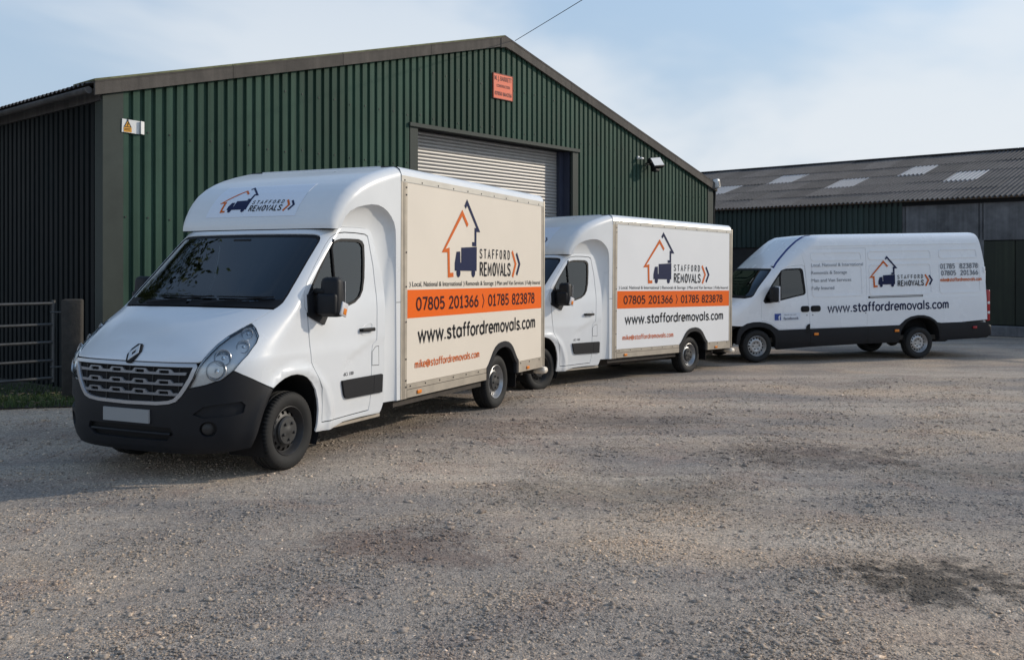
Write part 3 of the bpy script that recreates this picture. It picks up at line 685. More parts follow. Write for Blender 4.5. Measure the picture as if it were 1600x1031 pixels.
rot = Matrix.Rotation(R(-32), 3, 'X') @ Matrix.Rotation(R(-14), 3, 'Z')
bm = bmesh.new(); addbox(bm, (0, -.30, .02), (.42, .12, .30), rot, bev=.02); bm_obj('lamp_housing', bm, BLACK, fl, angle=50)
bm = bmesh.new(); c = rot @ Vector((0, -.066, 0)); addbox(bm, (c.x, -.30+c.y, .02+c.z), (.36, .01, .24), rot); bm_obj('lamp_lens', bm, WSIGN, fl)
bm = bmesh.new(); addbox(bm, (0, -.28, -.17), (.20, .16, .08), bev=.015); bm_obj('ballast_box', bm, BLACK, fl, angle=50)
tube('bracket', [(-.23, -.30, .02), (-.23, -.12, .0), (0, -.02, 0), (.23, -.12, 0), (.23, -.30, .02)], .016, BLACK, fl, 6)
se = wallset('motion_sensor', 'small white motion sensor beside the floodlight', 'sensor', 14.28, 4.76)
box('sensor_base', (0, -.03, 0), (.07, .05, .09), WSIGN, se, bev=.012); bm = bmesh.new(); addbox(bm, (.03, -.10, -.02), (.13, .11, .055), bev=.02); bm_obj('sensor_head', bm, WSIGN, se, angle=50)
ca = wallset('eaves_lamp', 'small pale lamp box under the right eave of the barn', 'lamp', 18.42, 4.36, -.06)
bm = bmesh.new(); addbox(bm, (0, -.08, 0), (.15, .16, .26), Matrix.Rotation(R(-10), 3, 'X'), bev=.02); bm_obj('lamp_housing', bm, WSIGN, ca, angle=50); box('lamp_lens', (0, -.168, .0), (.09, .012, .15), GALV, ca, rot=Matrix.Rotation(R(-10), 3, 'X')); box('bracket', (0, .02, 0), (.05, .08, .06), BLACK, ca)
# downpipe at the right corner
dp = wallset('downpipe', 'dark plastic downpipe down the right corner of the barn', 'pipe', 18.42, 0, -.02)
tube('pipe', [(0, 0, -.25), (0, 0, 3.6), (.04, 0, 3.75), (.16, .05, 4.05), (.16, .05, 4.5)], .05, GREEN_SHADED, dp, 10); box('pipe_bracket', (0, .0, 2.6), (.13, .12, .03), GREEN_SHADED, dp)
# overhead cable
cb = tube('overhead_cable', [(.07+11.83*t, 21-27*t, 6.96+1.1*t-.5*4*t*(1-t)*.25) for t in np.linspace(0, 1, 30)], .007, CABLE, None, 6)
tag(cb, 'thin dark overhead cable rising from the barn ridge into the sky', 'cable')
# ================================================================== LONG LOW SHED
shed = empty('farm_shed'); shed.matrix_world = frame_mat((14.9, 27.1, 0), (-.756, .655))   # local x runs left and away, y inwards is -(…)
tag(shed, 'long low shed on the right with a grey corrugated roof and pale roof lights', 'shed')
# local y from frame_mat points to (-.655,-.756): towards the camera; inwards is -y
EZ, SLP = 3.97, .268
rows = [0, 1.42, 2.95, 4.62, 6.42, 8.7]
def sheet_mesh(ln, per=8, waves=7, wl=.146, amp=.034):
    V, Fc = [], []; n = waves*per+2; N = math.hypot(ln+.14, (ln+.14)*SLP)
    for i in range(n+1):
        x = i*wl/per; w = amp*math.sin(2*math.pi*x/wl)
        for f in (-.10, ln): V.append((x, -f, f*SLP+w+.018*(1-(f > 0))))
    for i in range(n): Fc.append((2*i, 2*i+2, 2*i+3, 2*i+1))
    me = bpy.data.meshes.new('roof_sheet'); me.from_pydata(V, [], [f[::-1] for f in Fc]); me.polygons.foreach_set('use_smooth', [True]*len(Fc)); return me
lights = {(2, 11), (3, 9), (2, 6), (3, 4), (2, 2), (3, 13), (2, 15)}
rr_ = random.Random(4)
for r_ in range(5):
    ln = rows[r_+1]-rows[r_]; base = sheet_mesh(ln); base.materials.append(FIBRED); li = sheet_mesh(ln); li.materials.append(SKYL)
    for c in range(-6, 24):
        is_l = (r_, c-0) in lights
        o = bpy.data.objects.new('roof_light' if is_l else 'roof_sheet', li if is_l else base); link(o, shed)
        o.location = (c*1.022-.0, -rows[r_], EZ+rows[r_]*SLP+rr_.uniform(-.006, .008)+(.006 if c % 2 else 0)); o.rotation_euler = (rr_.uniform(-.004, .004), rr_.uniform(-.004, .004), rr_.uniform(-.003, .003))
for c in range(-6, 24, 2): box('ridge_tile', (c*1.022+1.02, -8.72, EZ+8.7*SLP+.03), (2.03, .42, .05), FIBRED, shed, bev=.015)
mesh_obj('roof_slope', [(-7, -8.75, EZ+8.7*SLP), (25, -8.75, EZ+8.7*SLP), (25, -17.4, EZ), (-7, -17.4, EZ)], [(0, 1, 2, 3)], FIBRED, shed)
box('eaves_beam', (9, -.20, EZ-.10), (32, .12, .12), DARK, shed)
def clad_s(t0, t1, zb, zt, m, y): # ribs facing +y
    pr = profile_pts(t0, t1); V, Fc = [], []
    for t, o in pr: V += [(t, y+o*.8, zb), (t, y+o*.8, zt)]
    for i in range(len(pr)-1): Fc.append((2*i+2, 2*i, 2*i+1, 2*i+3))
    return mesh_obj('cladding_sheet', V, Fc, m, shed)
for a in np.arange(3.50, 22, 1.08): clad_s(a, min(a+1.08, 22), 2.58, EZ-.05, GREENSHED, -.16)
for a in np.arange(3.50, 22, 2.4): box('wall_panel', (a+1.2, -.25, 1.165), (2.39, .12, 2.83), BRICK, shed, bev=.01, seg=1)
for a, b, zb in ((1.23, 3.46, 2.72), (-1.0, 1.21, 2.68), (-3.4, -1.02, 2.68), (-6.0, -3.42, 2.68)): box('concrete_panel', ((a+b)/2, -.25, (zb+3.86)/2), (b-a, .12, 3.86-zb), CONC, shed, bev=.012, seg=1)
for a in np.arange(-6, 3.4, 1.05):
    o = box('door_board', (a+.52, -.22, 1.41), (1.035, .05, 2.50), GDOOR, shed, bev=.01, seg=1)
box('backing_wall', (8, -.40, 1.9), (28, .1, 4.0), DARK, shed)
box('plinth', (-1.3, -.15, -.02), (9.6, .3, .32), CONC, shed, bev=.03, seg=1)
for t in (3.48, 1.22, -1.01): box('wall_post', (t, -.27, 1.9), (.16, .16, 3.9), CONC, shed)
# ================================================================== GATE, POST, GRASS
post = empty('gate_post', (-6.22, 13.2, 0)); tag(post, 'thick weathered timber gate post at the left barn corner', 'post')
bm = bmesh.new(); addbox(bm, (0, 0, .63), (.25, .24, 1.54), Matrix.Rotation(R(18), 3, 'Z'), bev=.025, taper=(1.06, 1.0)); bm_obj('post', bm, TIMBER, post, angle=60)
for z in (.45, 1.22): tube('hinge_strap', [(-.12, -.05, z), (-.26, -.11, z)], .014, GALV, post, 6)
gate = empty('field_gate', (-6.45, 13.12, 0)); tag(gate, 'galvanised tubular five-bar field gate at the left edge', 'gate')
gd = Vector((-.72, -.69, 0)); Lg = 3.2
for z in (.30, .545, .80, 1.05, 1.345): tube('gate_rail', [gd*(.0)+Vector((0, 0, z)), gd*Lg*.5+Vector((0, 0, z-.004)), gd*Lg+Vector((0, 0, z))], .021, GALV, gate, 8)
for s_ in (0, Lg*.5, Lg): tube('gate_stile', [gd*s_+Vector((0, 0, .24)), gd*s_+Vector((0, 0, 1.39))], .026, GALV, gate, 8)
tube('gate_brace', [gd*Lg*.5+Vector((0, .0, 1.33))+Vector((.02, -.02, 0)), gd*Lg+Vector((.02, -.02, .32))], .016, GALV, gate, 6)
SOIL = mat('damp soil', (.045, .04, .03), .95, noise=(3, .35), bump=(20, .02))
GRASSM = mat('grass blades', (.05, .085, .018), .7, noise=(3, .35)); LEAF = mat('fallen leaf', (.20, .15, .09), .8, noise=(9, .4))
vp = [(x, y) for x, y in ((-5.85, 12.35), (-5.6, 13.05), (-6.0, 13.7), (-7.5, 16.5), (-12, 20), (-16, 18), (-14, 12), (-9.5, 11.9), (-7.5, 12.05), (-6.6, 12.15))]
mesh_obj('verge', [(x, y, gz(x, y)+.02) for x, y in vp], [tuple(range(len(vp)))], SOIL); tag(bpy.data.objects['verge'], kind='structure')
def grass():
    rng = random.Random(11); V, Fc = [], []; cnt = 0
    while cnt < 9000:
        x, y = rng.uniform(-9.6, -5.7), rng.uniform(12.05, 15.5)
        if not inside(np.array([x]), np.array([y]), vp)[0]: continue
        # thinner behind the gate
        if y > 13.2 and rng.random() < .55: continue
        cnt += 1; h = rng.uniform(.025, .10)*(1.2 if y < 13 else .9); a = rng.uniform(0, 6.28); w = rng.uniform(.003, .006); l_ = rng.uniform(.2, .7)*h; z = gz(x, y)+.018; i = len(V)
        dx, dy = math.cos(a), math.sin(a); V += [(x-dy*w, y+dx*w, z), (x+dy*w, y-dx*w, z), (x+dx*l_*.4+dy*w*.6, y+dy*l_*.4-dx*w*.6, z+h*.65), (x+dx*l_*.4-dy*w*.6, y+dy*l_*.4+dx*w*.6, z+h*.65), (x+dx*l_, y+dy*l_, z+h)]
        Fc += [(i, i+1, i+2, i+3), (i+3, i+2, i+4)]
    o = mesh_obj('grass', V, Fc, GRASSM); tag(o, 'short rough grass on the verge by the gate', 'grass', kind='stuff')
    V, Fc = [], []
    for k in range(260):
        x, y = rng.uniform(-9, -5.75), rng.uniform(12.1, 14.2)
        if not inside(np.array([x]), np.array([y]), vp)[0]: continue
        s = rng.uniform(.02, .045); a = rng.uniform(0, 6.28); z = gz(x, y)+rng.uniform(.04, .085); i = len(V); t = rng.uniform(-.3, .5)
        for u, v in ((-1, 0), (-.3, -.5), (.6, -.4), (1, 0), (.6, .4), (-.3, .5)): V.append((x+s*(u*math.cos(a)-v*math.sin(a)), y+s*(u*math.sin(a)+v*math.cos(a)), z+s*(.35*abs(v)+t*u*.5)))
        Fc.append(tuple(range(i, i+6)))
    o = mesh_obj('leaf_litter', V, Fc, LEAF); tag(o, 'dry fallen leaves scattered over the grass verge', 'leaves', kind='stuff')
grass()

# ================================================================== TREE (left of the frame; seen only in the windscreen's reflection)
def tree(x, y, H, Rr, seed):
    rng = np.random.default_rng(seed); T = empty('broadleaf_tree', (x, y, 0)); tag(T, 'tall leafy tree left of the gate, mirrored in the nearest windscreen', 'tree')
    BARK = mat('bark', (.06, .05, .04), .95, noise=(5, .3)); LF = mat('tree leaves', (.045, .075, .018), .6, noise=(.8, .35))
    tube('trunk', [(0, 0, -.2), (.05, 0, 1.5), (-.05, .08, 3.2), (.05, .0, H*.6)], [.32, .26, .2, .08], BARK, T, 10)
    cl = []
    for k in range(9):
        a = k*2.4; e = rng.uniform(.5, 1.0); p = (math.cos(a)*Rr*.6*e, math.sin(a)*Rr*.6*e, H*rng.uniform(.5, .85)); tube('limb', [(0, 0, H*rng.uniform(.28, .5)), (p[0]*.5, p[1]*.5, p[2]*.85), p], [.10, .06, .02], BARK, T, 6)
    N = 26000; C = rng.normal(0, 1, (70, 3)); C /= np.linalg.norm(C, axis=1)[:, None]; C *= rng.uniform(.35, 1, (70, 1)); C = C*np.array([Rr, Rr, H*.33])+np.array([0, 0, H*.64])
    P = C[rng.integers(0, 70, N)]+rng.normal(0, .38, (N, 3)); S_ = rng.uniform(.04, .09, N); A = rng.normal(0, 1, (N, 3)); A /= np.linalg.norm(A, axis=1)[:, None]; B = np.cross(A, rng.normal(0, 1, (N, 3))); B /= np.linalg.norm(B, axis=1)[:, None]
    V = np.stack([P-A*S_[:, None]*1.5, P-B*S_[:, None]*.7, P+A*S_[:, None]*1.5, P+B*S_[:, None]*.7], 1).reshape(-1, 3)
    me = bpy.data.meshes.new('crown'); me.vertices.add(N*4); me.vertices.foreach_set('co', V.ravel()); me.loops.add(N*4); me.loops.foreach_set('vertex_index', np.arange(N*4)); me.polygons.add(N); me.polygons.foreach_set('loop_start', np.arange(N)*4); me.update(calc_edges=True); me.materials.append(LF)
    o = bpy.data.objects.new('crown', me); link(o, T); tag(o, kind='stuff')
tree(-12.4, 14.0, 11.6, 3.4, 2)


# ================================================================== BOX VAN (cab with a box body)
CAB_ROWS = [(.22, .84, .96, .50, 3.4), (.30, .905, 1.00, .54, 3.4), (.45, .935, 1.03, .56, 3.5), (.62, .945, 1.04, .58, 3.5), (.80, .945, 1.045, .60, 3.5), (.95, .937, 1.045, .61, 3.6),
            (1.02, .912, 1.045, .61, 3.8), (1.08, .855, 1.04, .60, 4.0), (1.15, .765, 1.035, .57, 4.3), (1.25, .61, 1.03, .52, 4.6), (1.35, .43, 1.025, .43, 4.8), (1.42, .285, 1.02, .34, 4.9),
            (1.46, .205, 1.015, .28, 5.0), (1.60, .055, .995, .26, 5.0), (1.90, -.275, .965, .24, 5.2), (2.14, -.54, .94, .23, 5.4), (2.22, -.63, .93, .23, 5.4)]
_crease = pchip([-1.6, -1.34, -1.2, -1.03, -.82, -.69][0:6], [1.085, 1.08, 1.06, 1.01, .93, .865])
def sstep(a, b, t):
    t = min(1, max(0, (t-a)/(b-a))); return t*t*(3-2*t)
def cab_mod(x, y, z):
    s = 1 if y > 0 else -1; d = 0
    if abs(y) > .6 and z < 1.3:
        r = math.hypot(x-.0, z-.36); d += .022*math.exp(-((r-.535)/.05)**2) if z > .25 else 0      # arch flare
        if -1.7 < x < -.6: d -= .012*(1-sstep(-.045, .045, z-_crease(x)))*sstep(-.62, -.95, x)       # door swage
        d += .012*sstep(.42, .34, z)*sstep(-.3, -.4, x)                                              # sill step
    return x, y+s*d, z
CS = Surf(CAB_ROWS, cab_mod)
HL = [(.365, .805), (.395, .889), (.422, 1.033), (.431, 1.104), (.438, 1.17), (.454, 1.233), (.48, 1.281), (.514, 1.332), (.583, 1.29), (.667, 1.223), (.693, 1.17), (.687, 1.075), (.629, .95), (.565, .885), (.466, .838)]
ARCH = [(1.005, .776), (1.075, .815), (1.152, .845), (1.247, .862), (1.331, .862), (1.419, .846), (1.495, .818), (1.574, .765), (1.645, .693), (1.695, .597), (1.72, .502), (1.723, .399), (1.705, .297)]
SILL = [(1.713, .29), (1.927, .285), (2.126, .327), (2.451, .331), (2.801, .325), (2.863, .412)]
SCV = [(.739, 2.198), (.805, 2.209), (.998, 2.228), (1.199, 2.234), (1.411, 2.233), (1.481, 2.223), (1.571, 2.182), (1.805, 2.012), (2.037, 1.84), (2.226, 1.692), (2.375, 1.544), (2.499, 1.36), (2.7, 1.138), (2.78, 1.027), (2.833, .781), (2.868, .534)]
DOOR = [(1.177, 1.361), (.961, 1.588), (.86, 1.684), (.814, 1.859), (.785, 2.045), (.80, 2.115), (.868, 2.148), (.992, 2.168), (1.087, 2.178), (1.272, 2.180), (1.447, 2.173), (1.514, 2.155), (1.58, 2.106), (1.893, 1.852), (2.215, 1.548), (2.388, 1.306),
        (2.526, 1.158), (2.581, 1.086), (2.547, 1.043), (2.564, .973), (2.594, .732), (2.612, .564), (2.608, .445), (2.588, .381), (2.315, .377), (2.037, .373), (1.783, .373), (1.77, .55), (1.725, .70), (1.62, .84), (1.547, .95), (1.44, 1.1)]
WIN = [(1.20, 1.40), (1.05, 1.575), (1.03, 1.683), (.995, 1.882), (.975, 2.045), (1.022, 2.085), (1.085, 2.103), (1.234, 2.108), (1.392, 2.108), (1.468, 2.092), (1.535, 2.056), (1.676, 1.911), (1.845, 1.72), (1.922, 1.601), (1.92, 1.536), (1.87, 1.486), (1.755, 1.45), (1.563, 1.408), (1.419, 1.372)]
WS = [(.605, 1.468), (.633, 1.506), (.653, 1.585), (.653, 1.705), (.642, 1.895), (.640, 2.075), (.624, 2.108), (.59, 2.133), (.53, 2.146), (.419, 2.150), (.238, 2.154), (0, 2.156)]
YS = pchip([-1.76, -1.4, -1.0, -.80, -.70, -.62, -.5], [1.06, 1.05, 1.02, .985, .958, .93, .90])
PROF = [(-.605, 2.205), (-.607, 2.25), (-.622, 2.30), (-.66, 2.37), (-.715, 2.445), (-.785, 2.52), (-.88, 2.60), (-1.0, 2.675), (-1.14, 2.74), (-1.30, 2.798), (-1.48, 2.85), (-1.64, 2.89), (-1.757, 2.916)]
RC = .11
def fair_frames():
    out = []
    for i, p in enumerate(PROF):
        a = Vector(PROF[max(0, i-1)]); b = Vector(PROF[min(len(PROF)-1, i+1)]); t = (b-a).normalized(); out.append((Vector(p), Vector((t.y, -t.x)) if False else Vector((t.y*1, -t.x*1))))
    return out
def fair_pt(s, y):
    """fairing skin over profile index s (float) and y across"""
    i = min(len(PROF)-2, max(0, int(s))); f = s-i; p = FF[i][0].lerp(FF[i+1][0], f); n = FF[i][1].lerp(FF[i+1][1], f).normalized()
    r = .085+(RC-.085)*min(1, s/3)
    bm_ = .045*(1-s/(len(PROF)-1)); w = YS(p.x-bm_-n.x*r)
    q = p.copy(); bow = bm_*min(1, abs(y)/w)**2.2; q = q+Vector((-bow, 0))
    ay = abs(y)
    if ay > w-r:
        a = min(1, (ay-(w-r))/r)*math.pi/2; ay = w-r+r*math.sin(a); q = q-n*r*(1-math.cos(a))
    return Vector((q.x, math.copysign(ay, y), q.y)), n
FF = fair_frames()
FF = [(p, n if n.x > 0 or n.y > 0 else -n) for p, n in FF]
def seat(parent, x, y, z):
    bm = bmesh.new(); addbox(bm, (x, y, z), (.5, .5, .16), bev=.05); rot = Matrix.Rotation(R(-14), 3, 'Y')
    addbox(bm, (x-.28, y, z+.38), (.14, .48, .66), rot, bev=.05); addbox(bm, (x-.38, y, z+.80), (.1, .26, .18), rot, bev=.04)
    return bm_obj('seat', bm, SEAT, parent, angle=40)
def sub(o, parent): o.parent = parent; return o
def build_box_van():
    V = empty('box_van')
    # --- cab skins
    body = [(0, 2.199), (.307, 2.198), (.566, 2.196)] + SCV + SILL[::-1] + ARCH[::-1] + [(.838, .847), (.695, .914)] + HL[12:6:-1] + [(.541, 1.386), (.581, 1.446)] + WS
    cab = panel('cab_body', CS, mirror_poly(body), [DOOR, flip_poly(DOOR)], WHITE, V, step=.05, thick=.02, gap=.0035)
    hood = [(0, 1.016), (.21, 1.018), (.405, 1.021)] + HL[2:8] + [(.541, 1.386), (.581, 1.446), (.396, 1.455), (.18, 1.458), (0, 1.459)]
    hd = panel('bonnet', CS, mirror_poly(hood), [], WHITE, V, step=.045, thick=.02, gap=.0045)
    bump = [(0, .245), (.3, .25), (.6, .262), (.798, .29), (.868, .42), (.918, .578), (.962, .70), (1.003, .768), (.838, .847), (.695, .914), (.629, .95), (.565, .885), (.466, .838), (.365, .805), (.34, .745), (.31, .695), (.27, .672), (.2, .658), (0, .650)]
    fog = ring_pts(.486, .472, .05, .062, 18); scoop = [(.40, .595), (.455, .655), (.52, .672), (.70, .690), (.735, .66), (.725, .60), (.60, .572), (.45, .568)]
    intk = [(-.29, .425), (-.25, .365), (0, .36), (.25, .365), (.29, .425), (.275, .475), (0, .478), (-.275, .475)]
    holes = [fog, flip_poly(fog), scoop, flip_poly(scoop), intk]
    bu = panel('bumper', CS, mirror_poly(bump), holes, PLASTIC, V, step=.045, thick=.04, gap=.0025)
    for k, h in enumerate(holes):
        c = panel(('fog_lamp_recess', 'fog_lamp_recess', 'bumper_scoop', 'bumper_scoop', 'air_intake')[k], CS, inset(CS, h, -.02), [], PLASTIC if k in (2, 3) else BLACK, bu, off=-.035 if k not in (2, 3) else -.022, rim=False)
    for s in (1, -1):
        q = Vector(CS.pt(.486*s, .472)); n = Vector((.72, .69*s, 0)); rot = Vector((0, 1, 0)).rotation_difference(n)
        l = lathe('fog_lamp', [(.0, .012), (.03, .01), (.05, 0), (.052, -.03)], STEELDARK, bu, 20); l.rotation_mode = 'QUATERNION'; l.rotation_quaternion = rot; l.location = q-n*.03
    tube('intake_bar', [Vector(CS.pt(u/20*.27, .42))-Vector((.012, 0, 0)) for u in range(-20, 21, 2)], .012, PLASTIC, bu, 6)
    # bumper lower slit line and plate
    pl = Flat(lambda a, b: (CS.pt(CS.uy(a, b), b)[0]*0+.948, a, b))
    panel('number_plate', pl, [(-.26, .505), (.26, .505), (.26, .618), (-.26, .618)], [], PLATE, V, off=.012, thick=.02)
    # --- grille
    gr = mirror_poly([(0, 1.008), (.21, 1.01), (.40, 1.012), (.412, .985), (.392, .889), (.362, .805), (.337, .745), (.307, .697), (.268, .675), (.2, .662), (0, .655)])
    gi = inset(CS, gr, .028)
    gro = panel('grille', CS, gr, [[p for p in gi]], SATIN, V, step=.05, off=.006, thick=.03)
    panel('grille_mesh', CS, inset(CS, gr, .01), [], DARK, gro, off=-.03, rim=False)
    for zc in (.93, .842, .757):
        yw = {.93: .60, .842: .575, .757: .53}[zc]; top, bot, hs = [], [], []
        def P(y, z): return (CS.uy(y, z) if abs(y) > 1e-4 else 0, z)
        bot = [P(y, zc-.013) for y in np.linspace(-yw, yw, 17)]
        for yc in (.395, .13, -.135, -.40):
            for dy, dz in ((.095, .008), (.065, .034), (-.06, .034), (-.085, .008)): top.append(P(yc+dy, zc+dz))
            hs.append([P(yc+.048, zc-.002), P(yc+.052, zc+.012), P(yc+.045, zc+.024), P(yc-.045, zc+.024), P(yc-.052, zc+.012), P(yc-.048, zc-.002)])
        panel('grille_bar', CS, bot+[P(yw+.008, zc+.012)]+top+[P(-yw-.008, zc+.012)], hs, GBAR, gro, step=.05, off=-.004, thick=.02)
    for y in (-.53, -.265, -.0, .265, .53):
        z0 = .69 if abs(y) < .5 else .73
        tube('grille_fin', [Vector(CS.pt(CS.uy(y, z) if y else 0, z))-Vector((.022, 0, 0)) for z in np.linspace(z0, .99, 6)], .005, STEELDARK, gro, 5)
    # emblem on the bonnet nose: a diamond
    eo = Vector(CS.pt(0, 1.075)); et = (Vector(CS.pt(0, 1.10))-Vector(CS.pt(0, 1.05))).normalized(); en = Vector((et.z, 0, -et.x))
    EM = Flat(lambda a, b: tuple(eo+et*b+Vector((0, 1, 0))*a))
    dia = lambda a, b: [(0, -b), (a*.55, -b), (a, -b*.45), (a, b*.25), (a*.25, b), (0, b), (-a*.55, b), (-a, b*.45), (-a, -b*.25), (-a*.25, -b)]
    em = panel('emblem', EM, dia(.062, .105), [], BLACK, V, off=.012, thick=.02)
    panel('emblem_diamond', EM, [(0, -.092), (.052, 0), (0, .092), (-.052, 0)], [[(0, -.04), (.02, .0), (0, .04), (-.02, 0)]], BADGE, em, off=.018, thick=.01)
    # --- headlamps
    for s in (1, -1):
        P0 = HL if s > 0 else flip_poly(HL)
        h = panel('headlight', CS, P0, [], LENS, V, step=.05, off=.003, thick=.02, gap=.004)
        panel('reflector', CS, P0, [], REFLECT, h, step=.05, off=-.035, rim=False, gap=.004)
        panel('lamp_surround', CS, P0, [inset(CS, P0, .007)], BLACK, h, step=.05, off=-.002, thick=.04, gap=.003)
        for (u, z, r) in ((.515, .957, .078), (.522, 1.062, .066), (.602, 1.147, .052), (.552, 1.25, .045)):
            q = Vector(CS.pt(u*s, z)); n = Vector((.86, .45*s, .22)).normalized()
            b = lathe('lamp_bowl', [(r*1.05, .006), (r, .006), (r*.93, -.012), (r*.6, -.03), (r*.28, -.034), (r*.26, -.01), (0, -.004)], CHROME, h, 28)
            b.rotation_mode = 'QUATERNION'; b.rotation_quaternion = Vector((0, 1, 0)).rotation_difference(n); b.location = q-n*.022
            b2 = lathe('lamp_ring', [(r*1.0, 0), (r*1.06, .004), (r*1.1, 0)], SATIN, h, 28)
            b2.rotation_mode = 'QUATERNION'; b2.rotation_quaternion = b.rotation_quaternion; b2.location = q-n*.014
    # --- windscreen
    ws = mirror_poly([(0, 1.466), (.18, 1.465), (.396, 1.462), (.575, 1.456)] + WS)
    wsd = panel('windscreen', CS, ws, [], GLASS, V, step=.06, off=-.004, thick=.006, gap=.006)
    wi = inset(CS, ws, .035); wi = [(a, max(b, 1.535)) for a, b in wi]
    panel('windscreen_border', CS, ws, [wi], BLACK, wsd, step=.06, off=-.0025, thick=.004, gap=.004)
    box('rear_view_mirror', (-.50, 0, 2.07), (.03, .22, .07), BLACK, V, bev=.012)
    for (y0, y1, z1) in ((-.55, .18, 1.545), (.12, .82, 1.54)):
        p = [Vector(CS.pt(CS.uy(y0+(y1-y0)*t, 1.475+(z1-1.475)*t) if abs(y0+(y1-y0)*t) > .01 else 0, 1.475+(z1-1.475)*t)) + Vector((.016, 0, .014)) for t in np.linspace(0, 1, 9)]
        w_ = tube('wiper', p, [.012, .012, .011, .01, .009, .009, .008, .008, .006], BLACK, V, 6)
        p2 = [Vector(CS.pt(CS.uy(y, 1.545) if abs(y) > .01 else 0, 1.545)) + Vector((.012, 0, .008)) for y in np.linspace(y0+.12, y1+.02, 9)]
        tube('wiper_blade', p2, .007, BLACK, w_, 6)
    # --- doors
    for s in (1, -1):
        D = DOOR if s > 0 else flip_poly(DOOR); W = WIN if s > 0 else flip_poly(WIN)
        d = panel('door', CS, D, [W], WHITE, V, step=.045, thick=.02, gap=.008)
        panel('window_seal', CS, inset(CS, W, -.003), [inset(CS, W, .022)], BLACK, d, step=.05, off=.004, thick=.014)
        panel('window_glass', CS, inset(CS, W, .012), [], GLASS, d, step=.06, off=-.008, thick=.004)
        xd = -.66
        tube('window_divider', [Vector(CS.pt(s*CS.ux(xd+.02*(z-1.7), z), z)) for z in np.linspace(1.44, 2.10, 8)], .013, BLACK, d, 6)
        tri = [(1.03, 1.57), (1.165, 1.375), (1.33, 1.325), (1.475, 1.285), (1.47, 1.36), (1.42, 1.40), (1.30, 1.50), (1.12, 1.63)]
        panel('mirror_base', CS, tri if s > 0 else flip_poly(tri), [], PLASTIC, d, off=.018, thick=.03)
        # handle
        q = Vector(CS.pt(s*CS.ux(-1.135, 1.205), 1.205)); bm = bmesh.new()
        addbox(bm, (q.x, q.y+s*.03, q.z), (.235, .03, .038), bev=.012, seg=3); addbox(bm, (q.x-.09, q.y+s*.012, q.z), (.05, .03, .03)); addbox(bm, (q.x+.09, q.y+s*.012, q.z), (.05, .03, .03))
        bm_obj('door_handle', bm, BLACK, d, angle=40)
        cup = ring_pts(CS.ux(-1.14, 1.20), 1.212, .085, .06, 20)
        panel('handle_cup', CS, cup if s > 0 else flip_poly(cup), [inset(CS, cup if s > 0 else flip_poly(cup), .008)], WHITE, d, off=.004, thick=.006)
        mo = [(CS.ux(x, z), z) for x, z in ((-.695, .735), (-.70, .70), (-.73, .60), (-.76, .562), (-.80, .552), (-1.26, .548), (-1.26, .735))]
        o = panel('side_moulding', CS, mo if s > 0 else flip_poly(mo), [], PLASTIC, d, step=.05, off=.022, thick=.026)
        mo2 = [(CS.ux(x, z), z) for x, z in ((-1.268, .548), (-1.43, .545), (-1.43, .725), (-1.41, .735), (-1.268, .735))]
        panel('side_moulding', CS, mo2 if s > 0 else flip_poly(mo2), [], PLASTIC, V, step=.05, off=.020, thick=.026)
        fl = [(2.59, .835), (2.572, .972), (2.61, 1.02), (2.668, 1.026), (2.718, .83)]
        panel('fuel_flap' if s > 0 else 'body_patch', CS, fl if s > 0 else flip_poly(fl), [], WHITE, V, step=.05, off=.002, thick=.01, gap=.003)
        panel('flap_gap', CS, inset(CS, fl if s > 0 else flip_poly(fl), -.003), [inset(CS, fl if s > 0 else flip_poly(fl), .002)], DARK, V, step=.05, off=.0008, thick=.001)
        SD = Flat(lambda a, b, s=s: CS.pt(s*CS.ux(-a*s, b), b))
        if s > 0: lettering('badge', 'dCi 100', SD, .735, .775, .18, .034, STEELDARK, d, 1.05, .01, .003)
        else: pass
        # mirror
        y = s*1.165; bm = bmesh.new()
        addbox(bm, (-.37, y, 1.55), (.17, .215, .37), Matrix.Rotation(R(8*s), 3, 'Z'), bev=.05, seg=4, taper=(.8, .9))
        mr = bm_obj('door_mirror', bm, PLASTIC, V, angle=50)
        bm = bmesh.new(); addbox(bm, (-.345, y-s*.012, 1.485), (.16, .20, .20), Matrix.Rotation(R(8*s), 3, 'Z'), bev=.03, seg=3); bm_obj('mirror_lower_housing', bm, PLASTIC, mr, angle=50)
        bm = bmesh.new(); addbox(bm, (-.33, s*1.075, 1.60), (.10, .12, .06), bev=.02); addbox(bm, (-.33, s*1.075, 1.42), (.10, .13, .06), bev=.02); bm_obj('mirror_arm', bm, BLACK, mr, angle=50)
        box('mirror_glass', (-.458, y, 1.55), (.006, .17, .29), CHROME, mr)
        bm = bmesh.new(); addbox(bm, (-.40, s*1.275, 1.435), (.10, .022, .13), Matrix.Rotation(R(-18), 3, 'Y'), bev=.01); bm_obj('indicator_lens', bm, LENSW, mr, angle=50)
        bm = bmesh.new(); addbox(bm, (-.402, s*1.284, 1.415), (.05, .012, .06), Matrix.Rotation(R(-18), 3, 'Y'), bev=.005); bm_obj('indicator_bulb', bm, AMBER, mr, angle=50)
    # --- dark inner shell behind the seams
    inn = mirror_poly([(0, .26), (.6, .27), (.80, .30), (.93, .62), (1.0, .79)] + [(a, b+.01) for a, b in ARCH[1:]] + [(2.85, .34), (2.86, .5), (2.82, .8), (2.69, 1.13), (2.36, 1.54), (2.02, 1.84), (1.55, 2.18), (1.3, 2.21), (0, 2.18)])
    inset_ws = inset(CS, ws, .03)
    panel('inner_shell', CS, inn, [inset_ws, inset(CS, WIN, .012), inset(CS, flip_poly(WIN), .012)], DARK, V, step=.08, off=-.045, rim=False)
    # --- cab interior
    it = empty_part('interior', V)
